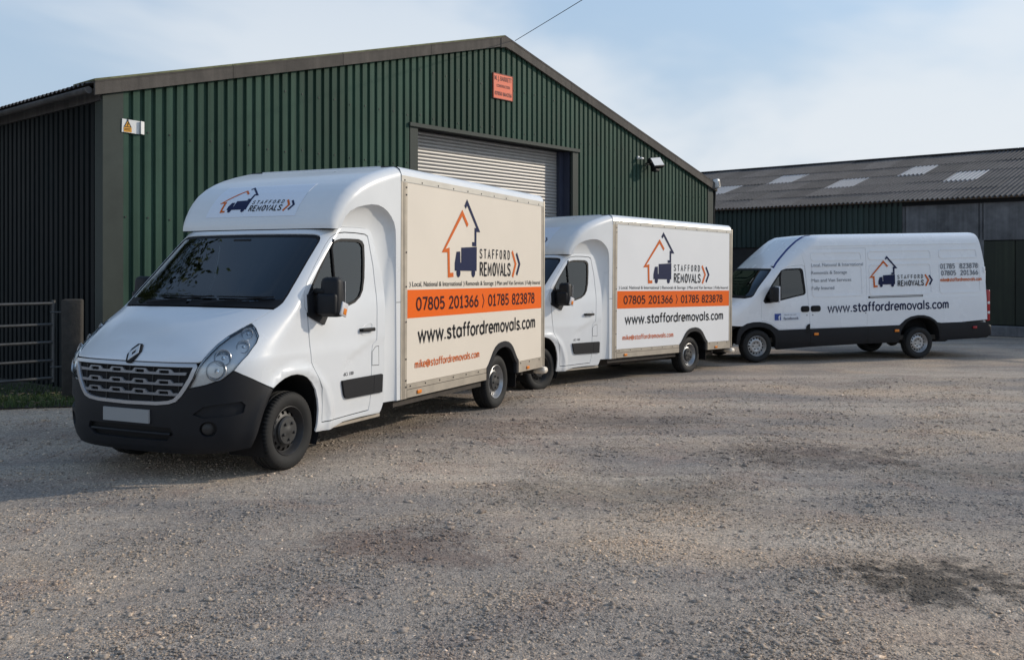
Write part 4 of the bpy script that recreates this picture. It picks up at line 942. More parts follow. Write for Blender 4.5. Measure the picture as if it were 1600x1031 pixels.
    bm = bmesh.new(); addbox(bm, (-.20, 0, 1.34), (.55, 1.78, .22), bev=.06, seg=3); addbox(bm, (-.36, -.45, 1.46), (.22, .5, .10), bev=.04); bm_obj('dashboard', bm, DASH, it, angle=40)
    seat(it, -1.0, -.5, .98); seat(it, -1.0, .2, .98); seat(it, -1.0, .65, .98)
    w_ = tube('steering_wheel', [(-.62+.07*math.sin(a), -.5+.2*math.cos(a), 1.40+.19*math.sin(a)) for a in np.linspace(0, 2*math.pi, 24, endpoint=False)], .016, BLACK, it, 8, True)
    box('bulkhead', (-1.53, 0, 1.35), (.03, 1.86, 1.62), DASH, it); box('cab_floor', (-.7, 0, .55), (1.6, 1.7, .04), DARK, it); box('headlining', (-1.05, 0, 2.16), (.8, 1.6, .03), SEAT, it)
    box('paper_sheet', (-.16, .12, 1.458), (.22, .30, .004), STICKER, it, rot=Matrix.Rotation(R(20), 3, 'Z'))
    # --- fairing: front shell, side wings, scooped return
    ns = len(PROF)-1; P = []
    for i in range(ns*3+1):
        s_ = i/3; row = []
        for j in range(-44, 45):
            a = abs(j)/44; wy = fair_pt(s_, 5.)[0].y; r_ = .085+(RC-.085)*min(1, s_/3)
            y = (wy-r_)*a/.75 if a < .75 else (wy-r_)+r_*(a-.75)/.25
            row.append(fair_pt(s_, math.copysign(y, j))[0])
        P.append(row)
    fa = grid_obj('roof_fairing', P, GRP, V, flip=True)
    lip = [[Vector((p.x, p.y, p.z)) for p in P[0]], [Vector((p.x-.05, p.y*.985, p.z-.004)) for p in P[0]]]
    grid_obj('fairing_lip', lip, DARK, fa)
    outer_arch = [(-.772, 2.208), (-.795, 2.27), (-.835, 2.335), (-.90, 2.39), (-1.0, 2.432), (-1.10, 2.455), (-1.22, 2.473), (-1.33, 2.474), (-1.42, 2.455), (-1.50, 2.42), (-1.57, 2.37), (-1.625, 2.31), (-1.655, 2.23), (-1.663, 2.1), (-1.668, 1.53), (-1.69, .425)]
    ridge = []
    ridge = [(r_[-1].x, r_[-1].z) for r_ in P]
    for s in (1, -1):
        SW = Flat(lambda a, b, s=s: (-a*s, s*YS(-a*s), b))
        poly = [(-x*s, z) for x, z in ridge] + [(1.757*s, .425)] + [(-x*s, z) for x, z in outer_arch[::-1]]
        panel('fairing_side', SW, poly if s > 0 else poly, [], GRP, fa, step=.05, thick=.03)
        def resample(C, n):
            L = [0]
            for i in range(1, len(C)): L.append(L[-1]+(C[i]-C[i-1]).length)
            out = []
            for k in range(n):
                t = L[-1]*k/(n-1); i = max(j for j in range(len(L)) if L[j] <= t+1e-9); i = min(i, len(C)-2)
                out.append(C[i].lerp(C[i+1], (t-L[i])/(L[i+1]-L[i])))
            return out
        oc = [Vector((x, s*YS(x), z)) for x, z in outer_arch]
        icr = [Vector(CS.pt(s*u, z)) for u, z in SCV[1:]+[(2.86, .424)]]; icr = [Vector((-.785, s*.925, 2.206))]+icr
        # pair the curves by key stations so the rows stay square
        def by_key(C, keys, nn):
            out = []
            for a in range(len(keys)-1): out += resample(C[keys[a]:keys[a+1]+1], nn[a])[:-1]
            return out+[C[keys[-1]]]
        A_ = by_key(icr, [0, 5, 7, 10, len(icr)-1], [22, 12, 12, 16]); B_ = by_key(oc, [0, 8, 12, 13, len(oc)-1], [22, 12, 12, 16])
        rows = []
        for k in range(11):
            f = k/10; e = math.sin(f*math.pi/2); g = 1-math.cos(f*math.pi/2)
            rows.append([Vector((a.x+(b.x-a.x)*e, a.y+(b.y-a.y)*g-s*.012*(1-f), a.z+(b.z-a.z)*e)) for a, b in zip(A_, B_)])
        grid_obj('fairing_return', rows, GRP, fa, flip=(s < 0))
        panel('wing_joint', SW, [(1.672*s, 1.462), (1.754*s, 1.462), (1.754*s, 1.468), (1.672*s, 1.468)], [], DARK, fa, off=.001, thick=.001)
    # logo sheet on the fairing brow
    FS = Flat(lambda a, b: tuple(fair_pt(b, a)[0]))
    AL = [0.]
    for i in range(1, ns*4+1): AL.append(AL[-1]+(fair_pt(i/4, 0)[0]-fair_pt((i-1)/4, 0)[0]).length)
    s_of = pchip(AL, [i/4 for i in range(ns*4+1)]); B0 = AL[10]
    FS2 = Flat(lambda a, b: tuple(fair_pt(s_of(B0+b), a)[0]))
    panel('logo_sheet', FS2, [(-.62, .0), (.52, .0), (.52, .52), (-.62, .52)], [], STICKER, fa, step=.05, off=.003, thick=.0015)
    logo(FS2, -.50, .07, .44, .44, V, INK, off=.0065)
    # --- box body
    BX = 1.06; ZB, ZT = .58, 2.755; XF, XR = -1.887, -5.645
    arch = [(-3.84, .43), (-3.84, .575), (-3.90, .62), (-3.975, .70), (-4.04, .775), (-4.11, .83), (-4.19, .865), (-4.28, .882), (-4.40, .888), (-4.50, .872), (-4.58, .84), (-4.65, .79), (-4.72, .71), (-4.78, .64), (-4.83, .60), (-4.83, .43)]
    for s in (1, -1):
        SB = Flat(lambda a, b, s=s: (-a*s, s*BX, b))
        def Q(pts): 
            p = [(-x*s, z) for x, z in pts]; return p
        notch = [(x, z) for x, z in arch[1:-1]]
        side = Q([(XF, ZT), (XF, ZB), (notch[0][0], ZB)] + notch + [(notch[-1][0], ZB), (XR, ZB), (XR, ZT)])
        sp = panel('box_side', SB, side, [], PANEL, V, step=.3, thick=.02)
        panel('wheel_arch_trim', SB, Q([(x+(.0 if 0 < i < 15 else 0), z) for i, (x, z) in enumerate(arch)] + [(-4.335+(x+4.335)*.86, z if i in (0, 15) else .43+(z-.43)*.84) for i, (x, z) in list(enumerate(arch))[::-1]]), [], PLASTIC, V, step=.1, off=.012, thick=.05)
        # arch liner
        L0 = [[Vector((x, s*(BX-d), z)) for x, z in arch] for d in (0, .55)]
        grid_obj('arch_liner', L0, DARK, V, flip=(s > 0))
        rails = Q([(XF, ZB-.004), (XF, .43), (-3.835, .43), (-3.835, ZB-.004)]); panel('lower_rail', SB, rails, [], ALU, V, step=.3, off=.006, thick=.03)
        rails = Q([(-4.835, ZB-.004), (-4.835, .43), (XR, .43), (XR, ZB-.004)]); panel('lower_rail', SB, rails, [], ALU, V, step=.3, off=.006, thick=.03)
        panel('rail_groove', SB, Q([(XF, .522), (XF, .516), (-3.835, .516), (-3.835, .522)]), [], CHASSIS, V, step=.4, off=.0068, thick=.001)
        panel('front_post', SB, Q([(-1.757, ZT), (-1.757, .425), (XF+.004, .425), (XF+.004, ZT)]), [], ALU, V, step=.3, off=.004, thick=.03)
        for xx in (-1.80, -1.826): panel('post_groove', SB, Q([(xx, ZT), (xx, .43), (xx-.006, .43), (xx-.006, ZT)]), [], CHASSIS, V, step=.4, off=.0048, thick=.001)
        panel('rear_post', SB, Q([(XR-.004, ZT), (XR-.004, .44), (-5.70, .44), (-5.70, ZT)]), [], ALU, V, step=.3, off=.004, thick=.03)
        # cant rail, rounded
        prof = [(BX+.004, ZT), (BX+.006, ZT+.075), (BX+.002, ZT+.08), (BX-.003, ZT+.10), (BX-.02, ZT+.135), (BX-.055, ZT+.160), (BX-.11, ZT+.168), (BX-.3, ZT+.176)]
        rows = [[Vector((x, s*y, z)) for y, z in prof] for x in np.linspace(-1.757, -5.70, 20)]
        grid_obj('roof_rail', rows, GRP, V, flip=(s < 0))
        panel('roof_rail_lip', SB, Q([(-1.757, ZT+.068), (-1.757, ZT+.004), (-5.70, ZT+.004), (-5.70, ZT+.068)]), [], ALU2, V, step=.4, off=.0075, thick=.004)
        # rivets
        bm = bmesh.new()
        pts = [(x, ZT+.02) for x in np.arange(-1.82, -5.7, -.37)] + [(x, .553) for x in np.arange(-1.95, -3.8, -.33)] + [(x, .553) for x in (-4.9, -5.2, -5.55)] + [(-1.86, z) for z in (2.70, 2.62, 2.0, 1.63, 1.25, .85, .62, .55)]
        for x, z in pts: addbox(bm, (x, s*(BX+.010), z), (.018, .006, .018), bev=.003, seg=1)
        tag(bm_obj('rivets', bm, STEELDARK, V), kind='stuff')
        for x in (-2.135, -5.14): box('marker_lamp', (x, s*(BX+.014), .475), (.085, .02, .04), AMBER, V, bev=.006); 
        if s > 0: SG = SB
        # graphics
        if True:
            f = 1 if s > 0 else 1
            a0 = 2.703 if s > 0 else -4.861
            logo(SB, a0, 1.755, 1, 1, V, INK)
            st = lambda x: x if s > 0 else -7.53+x
            decal('orange_band', SB, [(st(1.895), 1.287), (st(5.638), 1.287), (st(5.638), 1.595), (st(1.895), 1.595)], ORANGE, V, off=.002)
            drawn('phone_number', '07805 201366', SB, st(2.075), 1.365, 1.55, .145, .024, DARKRED, V, .05, .006)
            decal('separator', SB, stroke([(st(3.72), 1.35), (st(3.765), 1.435), (st(3.72), 1.52)], .018), DARKRED, V, off=.004)
            drawn('phone_number', '01785 823878', SB, st(3.884), 1.365, 1.52, .145, .024, DARKRED, V, .05, .006)
            drawn('web_address', 'www.staffordremovals.com', SB, st(2.123), 1.012, 3.32, .172, .030, INK, V, .06, .004)
            drawn('email_address', 'mike@staffordremovals.com', SB, st(2.051), .732, 1.60, .088, .0135, LOGOORANGE, V, .06, .004)
            for (x0, x1, tx) in ((1.996, 3.158, 'Local, National & International'), (3.266, 4.042, 'Removals & Storage'), (4.152, 5.005, 'Man and Van Services'), (5.113, 5.595, 'Fully Insured')):
                decal('separator', SB, stroke([(st(x0-.055), 1.62), (st(x0-.04), 1.65), (st(x0-.055), 1.68)], .008), INK, V, off=.004)
                lettering('tagline', tx, SB, st(x0), 1.63, x1-x0, .058, INK, V, 1.0, .0, .004)
    # roof, front bulkhead, back
    box('box_roof', (-3.73, 0, 2.905), (3.94, 1.6, .05), GRP, V)
    box('box_front', (-1.775, 0, 1.70), (.03, 2.06, 2.35), GRP, V)
    bm = bmesh.new(); addbox(bm, (-5.70, 0, 1.67), (.04, 2.10, 2.2)); bm_obj('rear_shutter', bm, PANEL, V)
    for z in np.arange(.62, 2.75, .12): box('shutter_slat', (-5.725, 0, z+.055), (.02, 1.9, .108), PANEL, V, bev=.006)
    for s in (1, -1):
        box('corner_pillar', (-5.725, s*1.03, 1.64), (.05, .09, 2.4), ALU, V, bev=.012)
        box('rear_lamp', (-5.755, s*.92, .50), (.03, .16, .09), REDLENS, V, bev=.01)
        bm = bmesh.new(); addbox(bm, (-5.79, s*.99, .375), (.16, .20, .10), bev=.045, seg=3); bm_obj('bumper_end', bm, PANEL, V, angle=50)
        box('mud_flap', (-4.86, s*.88, .38), (.012, .26, .30), BLACK, V)
    box('rear_step', (-5.76, 0, .36), (.10, 1.8, .08), STEELDARK, V, bev=.01)
    ch = empty_part('chassis', V)
    for s in (1, -1):
        box('chassis_rail', (-3.6, s*.62, .335), (4.2, .07, .15), CHASSIS, ch)
        box('side_skirt_rail', (-2.75, s*.98, .385), (2.1, .05, .07), CHASSIS, ch)
    for x in np.arange(-2.0, -5.7, -.45): box('cross_member', (x, 0, .395), (.06, 1.2 if -4.95 < x < -3.75 else 1.95, .06), CHASSIS, ch)
    box('box_floor', (-2.80, 0, .44), (2.06, 2.06, .02), CHASSIS, ch); box('box_floor', (-4.335, 0, .44), (1.0, 1.05, .02), CHASSIS, ch); box('box_floor', (-5.26, 0, .44), (.85, 2.06, .02), CHASSIS, ch); box('fuel_tank', (-2.3, -.2, .29), (.9, .6, .18), CHASSIS, ch, bev=.05)
    box('engine_undertray', (.15, 0, .27), (1.1, 1.3, .06), DARK, ch); tube('exhaust', [(-1.2, .2, .3), (-2.6, .32, .28), (-3.6, .34, .27), (-4.6, .34, .30)], .035, CHASSIS, ch)
    tube('rear_axle', [(-4.332, -.8, .34), (-4.332, .8, .34)], .05, CHASSIS, ch); tube('front_axle', [(0, -.75, .34), (0, .75, .34)], .05, CHASSIS, ch)
    box('sill_flange', (-.98, .965, .30), (1.0, .03, .03), ALU, ch); box('sill_flange', (-.98, -.965, .30), (1.0, .03, .03), ALU, ch)
    # front arch liners
    for s in (1, -1):
        a_ = [Vector((.0+.41*math.cos(t), 0, .40+.47*math.sin(t))) for t in np.linspace(-.5, math.pi+.5, 20)]
        grid_obj('arch_liner', [[Vector((p.x, s*1.0, p.z)) for p in a_], [Vector((p.x, s*.6, p.z)) for p in a_]], DARK, V, flip=(s > 0))
        mesh_obj('arch_back', [(p.x, s*.61, p.z) for p in a_], [tuple(range(20))], DARK, V)
        wheel(V, 0, s, .872, .353, STEELDARK, CAPGREY)
        wheel(V, -4.332, s, .872, .353, STEEL, CAPGREY)
    return V
LENSW = mat('clear indicator lens', (.62, .60, .60), .12, spec=.8)
ALU2 = mat('painted roof rail lip', (.62, .58, .50), .42, noise=(4, .08))
def copy_tree(o, parent=None):
    c = o.copy(); COL.objects.link(c)
    if parent is not None: c.parent = parent
    for ch in list(o.children): copy_tree(ch, c)
    return c
def place(o, O, theta, z, pitch):
    t = R(theta); o.location = (O[0], O[1], z); o.rotation_euler = (0, -pitch, math.atan2(-math.cos(t), -math.sin(t)))
van1 = build_box_van()
van2 = copy_tree(van1)
place(van1, (-2.887, 8.787), 24.5, .022, .008); place(van2, (-.254, 15.591), 43.5, -.125, .0145)
PANEL2 = mat('white panel', (.78, .785, .785), .42, noise=(.8, .025))
for c in van2.children:
    if c.name.split('.')[0] in ('box_side', 'rear_shutter', 'shutter_slat'): c.data = c.data.copy(); c.data.materials[0] = PANEL2
tag(van1, 'white box van nearest the camera, its dark bumper, grille and bonnet in full view', 'van', 'removal box vans')
tag(van2, 'white box van in the middle, its nose hidden behind the nearest van', 'van', 'removal box vans')
# ================================================================== PANEL VAN
RAKE = .022
P_ROWS = [(.28, .88, .94, .34, 3.4), (.40, .95, .975, .36, 3.5), (.60, .97, .99, .38, 3.6), (.80, .955, .99, .40, 3.8), (.95, .90, .99, .42, 4.0), (1.08, .77, .988, .43, 4.2), (1.20, .58, .985, .40, 4.4), (1.29, .41, .98, .34, 4.6), (1.35, .32, .975, .29, 5.0),
          (1.60, .075, .965, .26, 5.0), (1.98, -.34, .945, .32, 4.2), (2.02, -.38, .943, .34, 4.2), (2.20, -.57, .93, .40, 3.8), (2.38, -.77, .915, .46, 3.4), (2.50, -.91, .90, .48, 3.2), (2.58, -1.01, .875, .48, 3.0), (2.64, -1.1, .83, .46, 3.0), (2.68, -1.22, .74, .42, 3.0), (2.70, -1.5, .60, .4, 3.0)]
PS = Surf(P_ROWS, lambda x, y, z: (x, y, z-RAKE*x))
def build_panel_van():
    V = empty('panel_van')
    def U(x, z):
        u = PS.ux(x, z)
        if u < 1:
            lo, hi = 0., 1.
            for _ in range(22):
                m_ = (lo+hi)/2
                if PS.base(m_, z)[0] > x: lo = m_
                else: hi = m_
            u = (lo+hi)/2
        return (u, z)
    def both(f):
        for s in (1, -1): f(s)
    def sp(P, s): return P if s > 0 else flip_poly(P)
    fa = [(.43, .40), (.42, .51), (.38, .60), (.32, .67), (.22, .73), (.10, .755), (-.03, .755), (-.15, .74), (-.27, .69), (-.35, .62), (-.40, .54), (-.42, .43), (-.42, .30)]
    ra = [(-3.44, .27), (-3.44, .42), (-3.47, .55), (-3.53, .65), (-3.62, .74), (-3.75, .80), (-3.90, .825), (-4.03, .822), (-4.17, .79), (-4.30, .72), (-4.38, .63), (-4.43, .52), (-4.45, .40), (-4.45, .29)]
    CT = .672
    xr = lambda z: -5.70+.03*(z-.7) if z < 1.8 else -5.667+.17*((z-1.8)/.9)**1.6
    # upper white body: nose wraps
    ws = [(.74, 1.385), (.77, 1.42), (.75, 1.50), (.66, 1.75), (.585, 1.93), (.565, 1.965), (.52, 1.985), (0, 1.992)]
    body = [(0, 2.70), (1.0, 2.70)] + [U(xr(z), z) for z in (2.70, 2.6, 2.4, 2.0, 1.5, 1.0, .72)] + [U(x, CT+(.012 if x < -4.45 else 0)) for x in (-5.0, -4.50)] + [U(-4.40, .70), U(-4.32, .77), U(-4.20, .835), U(-4.05, .87), U(-3.90, .875), U(-3.72, .85), U(-3.58, .79), U(-3.48, .71), U(-3.43, CT)] + [U(x, CT) for x in (-2.5, -1.4, -.5)] + [U(-.42, .72), U(-.32, .79), U(-.18, .84), U(-.04, .86), U(.10, .86), U(.25, .835), U(.36, .78)] + [(.93, .80), (.80, .84), (.62, .86)]
    body += [(.60, 1.02), (.52, 1.18), (.585, 1.36)] + ws
    door = [U(-.085, 1.26), U(-.09, .875), U(-.18, .865), U(-.33, .81), U(-.44, .735), U(-.51, CT+.012), U(-1.235, CT+.012), U(-1.235, .80), U(-1.19, 1.3), U(-1.13, 2.02), U(-1.07, 2.045), U(-.82, 2.03), U(-.66, 1.99), U(-.56, 1.91), U(-.33, 1.63), U(-.14, 1.38)]
    win = [U(-.14, 1.30), U(-.20, 1.42), U(-.36, 1.66), U(-.52, 1.87), U(-.58, 1.94), U(-.68, 1.97), U(-1.02, 1.975), U(-1.07, 1.95), U(-1.085, 1.90), U(-1.135, 1.50), U(-1.135, 1.44), U(-1.10, 1.405), U(-.90, 1.37), U(-.55, 1.30), U(-.30, 1.255), U(-.18, 1.25)]
    slid = [U(-1.243, CT+.012), U(-2.63, CT+.012), U(-2.63, 2.385), U(-1.10, 2.385), U(-1.135, 2.02), U(-1.20, 1.3)]
    cab = panel('body', PS, mirror_poly(body), [door, flip_poly(door), slid, flip_poly(slid)], VANW, V, step=.07, thick=.02)
    hood = [(0, 1.0), (.30, 1.0), (.56, 1.03), (.52, 1.18), (.585, 1.36), (.4, 1.365), (0, 1.37)]
    panel('bonnet', PS, mirror_poly(hood), [], VANW, V, step=.07, gap=.003)
    bump = [(0, .27), (.6, .28), (.85, .31), (.93, .45), (.97, .60), (.99, .72), (.93, .80), (.80, .84), (.62, .86), (.45, .80), (.30, .74), (0, .72)]
    panel('bumper', PS, mirror_poly(bump), [], PLASTIC, V, step=.07, gap=.002, off=.006)
    gr = panel('grille', PS, mirror_poly([(0, .725), (.30, .745), (.44, .80), (.42, .985), (0, .99)]), [], BLACK, V, step=.08, gap=.003)
    for z in (.80, .86, .92): tube('grille_bar', [PS.pt(u/10*.38, z) for u in range(-10, 11)], .012, SATIN, gr, 6)
    wsd = panel('windscreen', PS, mirror_poly([(0, 1.375), (.40, 1.372), (.585, 1.367), (.70, 1.37)]+ws), [], GLASS, V, step=.08, off=-.003, thick=.005, gap=.005)
    w0 = mirror_poly([(0, 1.375), (.40, 1.372), (.585, 1.367), (.70, 1.37)]+ws); panel('windscreen_border', PS, w0, [inset(PS, w0, .05)], BLACK, wsd, step=.08, off=-.001, thick=.003, gap=.004)
    for s in (1, -1):
        hl = [(.45, .81), (.61, .87), (.59, 1.02), (.56, 1.10), (.44, 1.0), (.43, .99)]
        h = panel('headlight', PS, sp(hl, s), [], LENS, V, step=.06, gap=.004); panel('reflector', PS, sp(hl, s), [], REFLECT, h, step=.06, off=-.03, rim=False)
        d = panel('door', PS, sp(door, s), [sp(win, s)], VANW, V, step=.07, gap=.004)
        panel('window_seal', PS, inset(PS, sp(win, s), -.004), [inset(PS, sp(win, s), .03)], BLACK, d, step=.07, off=.003, thick=.012)
        panel('window_glass', PS, inset(PS, sp(win, s), .012), [], GLASS, d, step=.08, off=-.006, thick=.004)
        tube('window_divider', [PS.pt(s*PS.ux(-.545, z), z) for z in np.linspace(1.30, 1.93, 6)], .016, BLACK, d, 6)
        sl = panel('sliding_door' if s > 0 else 'side_panel', PS, sp(slid, s), [], VANW, V, step=.08, gap=.004)
        panel('shadow_gap', PS, inset(PS, sp(slid, s), -.01), [inset(PS, sp(slid, s), .01)], BLACK, V, step=.1, off=-.012, rim=False)
        panel('shadow_gap', PS, inset(PS, sp(door, s), -.01), [inset(PS, sp(door, s), .01)], BLACK, V, step=.1, off=-.012, rim=False)
        # pressed panel outlines
        def rr(x0, x1, z0, z1, r=.09):
            pts = []
            for cx, cz, a in ((x1+r, z0+r, 180), (x0-r, z0+r, 270), (x0-r, z1-r, 0), (x1+r, z1-r, 90)):
                for k in range(5): t = R(a+22.5*k); pts.append((cx+r*math.cos(t), cz+r*math.sin(t)))
            return [U(x, z) for x, z in pts][::-1]
        for (x0, x1, z0, z1, pa) in ((-1.30, -2.55, 1.345, 2.03, sl), (-1.28, -2.55, 2.12, 2.32, sl), (-2.70, -4.29, 1.335, 2.03, V), (-2.68, -4.30, 2.12, 2.33, V), (-4.47, -5.56, 1.34, 2.03, V), (-4.47, -5.50, 2.12, 2.33, V)):
            P = sp(rr(x0, x1, z0, z1, .07), s); panel('pressing', PS, P, [inset(PS, P, .03)], VANW, pa, step=.12, off=.0095, thick=.0125)
        lowp = [U(-1.30, 1.03), U(-5.62, 1.03), U(-5.62, 1.045), U(-1.30, 1.045)]
        panel('swage_line', PS, sp([U(-2.66, 1.24), U(-5.62, 1.24), U(-5.62, 1.255), U(-2.66, 1.255)], s), [], VANW, V, step=.2, off=.005, thick=.006)
        # roof gutter line
        panel('roof_gutter', PS, sp([U(-1.25, 2.44), U(-5.45, 2.44), U(-5.45, 2.456), U(-1.25, 2.456)], s), [], VANW, V, step=.2, off=.008, thick=.009)
        rl = panel('door_rail', PS, sp([U(-2.66, 1.285), U(-4.03, 1.285), U(-4.03, 1.325), U(-2.66, 1.325)], s), [], BLACK, V, step=.15, off=.006, thick=.012)
        panel('rail_cover', PS, sp([U(-2.70, 1.298), U(-4.0, 1.298), U(-4.0, 1.315), U(-2.70, 1.315)], s), [], SATIN, rl, step=.15, off=.014, thick=.008)
        # handles
        def rrect(x0, x1, z0, z1, r): return rr(x0, x1, z0, z1, r)
        for nm, x0, x1, pa in (('door_handle', -1.015, -1.215, d), ('door_handle', -1.25, -1.485, sl)):
            P = sp(rr(x0, x1, 1.035, 1.165, .05), s); h_ = panel(nm, PS, P, [], PLASTIC, pa, step=.06, off=.012, thick=.014)
            P = sp(rr(x0-.03, x1+.03, 1.06, 1.14, .03), s); panel('handle_grip', PS, P, [], BLACK, h_, step=.06, off=.03, thick=.016)
        for x in (-1.16, -1.30, -2.59): panel('lock', PS, sp([U(x+.012*math.cos(t), .965+.012*math.sin(t)) for t in np.linspace(0, 2*math.pi, 8, endpoint=False)][::-1], s), [], BLACK, V, off=.004, thick=.004)
        # dark lower cladding
        cl1 = [U(-.46, .255), U(-1.24, .285)] + [U(-1.24, CT-.004), U(-.50, CT-.004), U(-.42, .71), U(-.32, .78), U(-.18, .83), U(-.04, .85), U(.10, .85), U(.25, .825), U(.37, .775), U(.44, .72), U(.48, .60), U(.50, .40)] + [U(x, z) for x, z in fa]
        panel('lower_cladding', PS, sp(cl1[::-1], s), [], PLASTIC, V, step=.07, off=.016, thick=.05)
        cl2 = [U(-1.25, .285), U(-2.60, .30), U(-3.43, .29)] + [U(x-.0, z) for x, z in ra] + [U(-4.46, .29), U(-5.70, .315), U(-5.74, .34), U(-5.72, CT-.02), U(-4.50, CT+.004), U(-4.40, .69), U(-4.32, .76), U(-4.20, .825), U(-4.05, .86), U(-3.90, .865), U(-3.72, .84), U(-3.58, .78), U(-3.48, .70), U(-3.43, CT-.004), U(-2.64, CT-.004), U(-1.25, CT-.004)]
        panel('lower_cladding', PS, sp(cl2, s), [], PLASTIC, V, step=.09, off=.016, thick=.05)
        for x in (-1.242, -2.636, -4.46): panel('cladding_joint', PS, sp([U(x, .31), U(x-.012, .31), U(x-.012, CT-.01), U(x, CT-.01)], s), [], BLACK, V, off=.0175, thick=.002)
        st = [U(-1.13, .58), U(-1.135, .72), U(-1.17, .765), U(-1.225, .78), U(-1.225, .58)]
        panel('step_recess', PS, sp(st, s), [], BLACK, V, off=.020, thick=.004)
        for x in (-1.37, -3.35, -5.35):
            p = Vector(PS.pt(s*PS.ux(x, .555), .555)); box('marker_lamp', (p.x, p.y+s*.028, p.z), (.105, .025, .055), AMBER if x > -5 else REDLENS, V, bev=.008)
        # arches
        for cx, pts in ((0, fa), (-3.95, ra)):
            A = [Vector(PS.pt(s*PS.ux(x, z), z)) for x, z in pts]
            grid_obj('arch_liner', [A, [Vector((p.x, p.y-s*.4, p.z)) for p in A]], DARK, V, flip=(s < 0) if cx == 0 else (s > 0))
            mesh_obj('arch_back', [(p.x, p.y-s*.39, p.z) for p in A], [tuple(range(len(A)))], DARK, V)
        wheel(V, 0, s, .865, .348, STEEL, CAPGREY, cap=False); wheel(V, -3.95, s, .865, .348, STEEL, CAPGREY, cap=False)
        # mirror
        mr = empty_part('door_mirror', V)
        bm = bmesh.new(); addbox(bm, (-.31, s*1.12, 1.445), (.14, .20, .33), bev=.045, seg=3); bm_obj('mirror_housing', bm, PLASTIC, mr, angle=50)
        bm = bmesh.new(); addbox(bm, (-.385, s*1.12, 1.445), (.02, .215, .345), bev=.009); bm_obj('mirror_edge', bm, STICKER, mr, angle=50)
        bm = bmesh.new(); addbox(bm, (-.28, s*1.02, 1.40), (.10, .12, .10), bev=.02); bm_obj('mirror_arm', bm, BLACK, mr, angle=50)
        # blue roof line
        pts = [(.578, 1.991), (.532, 2.085), (.507, 2.194), (.478, 2.372), (.476, 2.467), (.484, 2.557), (.533, 2.659), (.60, 2.69)]
        P = [(a_-.026, z_+.006) for a_, z_ in pts]+[(a_+.024, z_-.006) for a_, z_ in pts[::-1]]
        panel('blue_stripe', PS, sp(P, s), [], BLUES, V, step=.06, off=.004, thick=.002)
        # tail lamp
        z0, z1 = .70, 1.37
        bm = bmesh.new()
        for k in range(6): pass
        addbox(bm, (-5.735, s*.955, 1.16), (.09, .075, .70), bev=.02, seg=3); tl = bm_obj('tail_lamp', bm, REDLENS, V, angle=50)
        for z in (1.0, 1.22): box('tail_lamp_bulb', (-5.735, s*.985, z), (.06, .03, .06), LENSW, tl, bev=.008)
        box('door_hinge', (-5.64, s*.955, 1.97), (.05, .03, .14), VANW, V, bev=.01)
        # graphics
        SV = Flat(lambda a, b, s=s: PS.pt(s*PS.ux(-a*s, b), b)); st_ = lambda x: x if s > 0 else -6.9+x
        logo(SV, st_(2.72), 1.535, .72, .72, V, INK, off=.0125)
        drawn('web_address', 'www.staffordremovals.com', SV, st_(1.66), 1.0, 3.05, .198, .032, NAVY, V, .06, .006)
        for tx, z, w in (('Local, National & International', 2.0, 1.26), ('Removals & Storage', 1.835, .86), ('Man and Van Services', 1.67, .96), ('Fully Insured', 1.505, .54)):
            lettering('tagline', tx, SV, st_(1.285), z, w, .075, GREYINK, V, 1., .0, .0125)
        drawn('phone_number', '01785  823878', SV, st_(4.49), 1.885, 1.0, .11, .018, GREYINK, V, .08, .0125)
        drawn('phone_number', '07805  201366', SV, st_(4.51), 1.735, .98, .11, .018, GREYINK, V, .08, .0125)
        drawn('email_address', 'mike@staffordremovals.com', SV, st_(4.48), 1.60, 1.09, .08, .013, LOGOORANGE, V, .06, .0125)
        fb = decal('social_sticker', SV, [(st_(.375), .865), (st_(1.0), .865), (st_(1.0), 1.03), (st_(.375), 1.03)], STICKER, d, off=.005)
        decal('sticker_badge', SV, [(st_(.39), .88), (st_(.54), .88), (st_(.54), 1.02), (st_(.39), 1.02)], BLUEB, fb, off=.008)
        lettering('sticker_letter', 'f', SV, st_(.475), .885, .055, .10, STICKER, fb, 1., .02, .0125)
        lettering('sticker_text', 'facebook', SV, st_(.60), .885, .36, .06, NAVY, fb, 1., .01, .009); lettering('sticker_text', 'find us on', SV, st_(.62), .98, .28, .025, NAVY, fb, 1., .0, .009)
    # closing surfaces
    for nm, x, z0, z1, w in (('rear_door', -5.70, .70, 2.40, .94),):
        for s in (1, -1): box(nm, (-5.68, s*.47, 1.35), (.06, .92, 1.2), VANW, V, bev=.01)
    Vx = [Vector((-5.705+.22*max(0, (z-1.8)/.9)**1.6, 0, z)) for z in (.7, 2.7)]
    top = [[Vector(PS.pt(s_*PS.ux(x, 2.70), 2.70)) + Vector((0, 0, 0)) for s_ in (1, -1)] for x in np.linspace(-1.9, -5.5, 10)]
    grid_obj('roof', top, VANW, V)
    back = [[Vector(PS.pt(s_*PS.ux(xr(z), z), z)) for s_ in (1, -1)] for z in (.70, 1.2, 1.8, 2.2, 2.45, 2.6, 2.70)]
    grid_obj('rear_panel', back, VANW, V, flip=True)
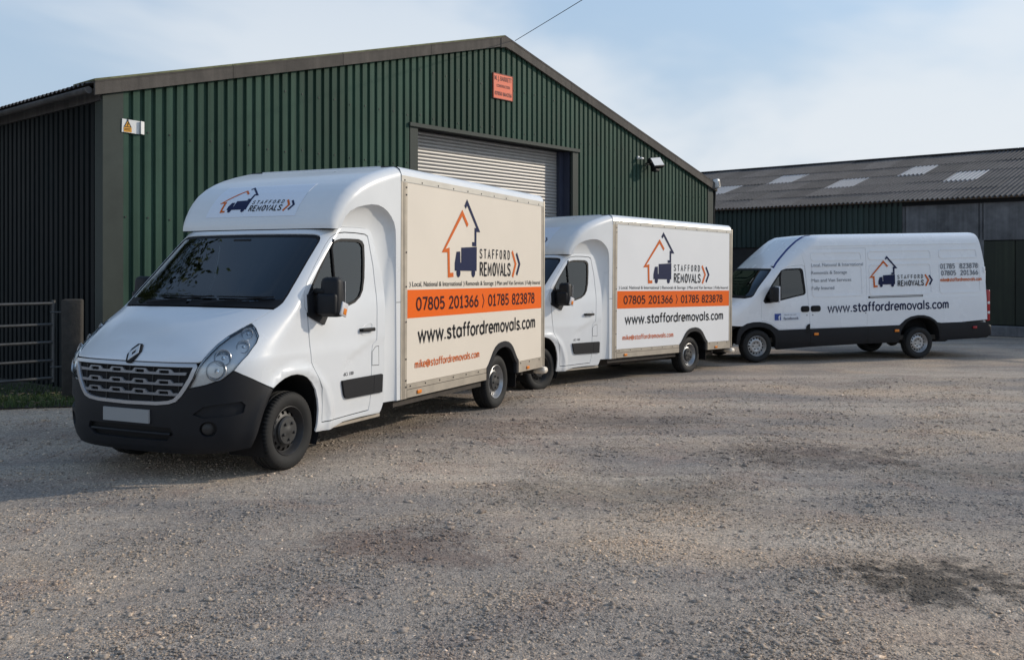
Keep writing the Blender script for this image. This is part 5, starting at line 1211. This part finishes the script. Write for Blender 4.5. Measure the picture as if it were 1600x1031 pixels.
    box('rear_bumper', (-5.76, 0, .60), (.16, 1.96, .26), PLASTIC, V, bev=.05, seg=3)
    inn = mirror_poly([(0, .30), (.8, .35), (.98, .70), (PS.ux(.2, .87), .87), (PS.ux(-.2, .87), .87), (PS.ux(-.45, .7), .7), (PS.ux(-1.3, .7), .7), (PS.ux(-1.3, 2.1), 2.1), (1.0, 2.1), (0, 2.02)])
    panel('inner_shell', PS, inn, [inset(PS, w0, .04), inset(PS, win, .015), inset(PS, flip_poly(win), .015)], DARK, V, step=.15, off=-.05, rim=False)
    it = empty_part('interior', V); seat(it, -.9, -.5, .95); seat(it, -.9, .45, .95)
    box('dashboard', (-.05, 0, 1.24), (.5, 1.75, .22), DASH, it, bev=.06); box('bulkhead', (-1.35, 0, 1.35), (.03, 1.85, 1.5), DASH, it); box('cab_floor', (-.5, 0, .5), (1.6, 1.7, .03), DARK, it); box('headlining', (-.85, 0, 2.03), (.8, 1.6, .03), SEAT, it)
    tube('steering_wheel', [(-.48+.07*math.sin(a), -.5+.2*math.cos(a), 1.33+.19*math.sin(a)) for a in np.linspace(0, 2*math.pi, 24, endpoint=False)], .016, BLACK, it, 8, True)
    ch = empty_part('chassis', V)
    box('chassis_floor', (-2.6, 0, .46), (6.0, 1.7, .10), CHASSIS, ch); box('spare_wheel', (-4.9, 0, .38), (.65, .65, .16), TYRE, ch, bev=.06)
    tube('rear_axle', [(-3.95, -.8, .34), (-3.95, .8, .34)], .06, CHASSIS, ch); tube('prop_shaft', [(-.5, 0, .35), (-3.95, 0, .35)], .04, CHASSIS, ch)
    lathe('axle_casing', [(.0, -.12), (.12, -.08), (.14, 0), (.12, .08), (0, .12)], CHASSIS, ch, 20).location = (-3.95, 0, .34)
    return V
BLUES = mat('blue stripe vinyl', (.012, .03, .17), .4)
BLUEB = mat('blue badge', (.02, .06, .28), .4)
van3 = build_panel_van(); place(van3, (4.978, 20.727), 76.5, -.157, 0)
tag(van3, 'white high-roof panel van with dark lower cladding, farthest to the right', 'van')
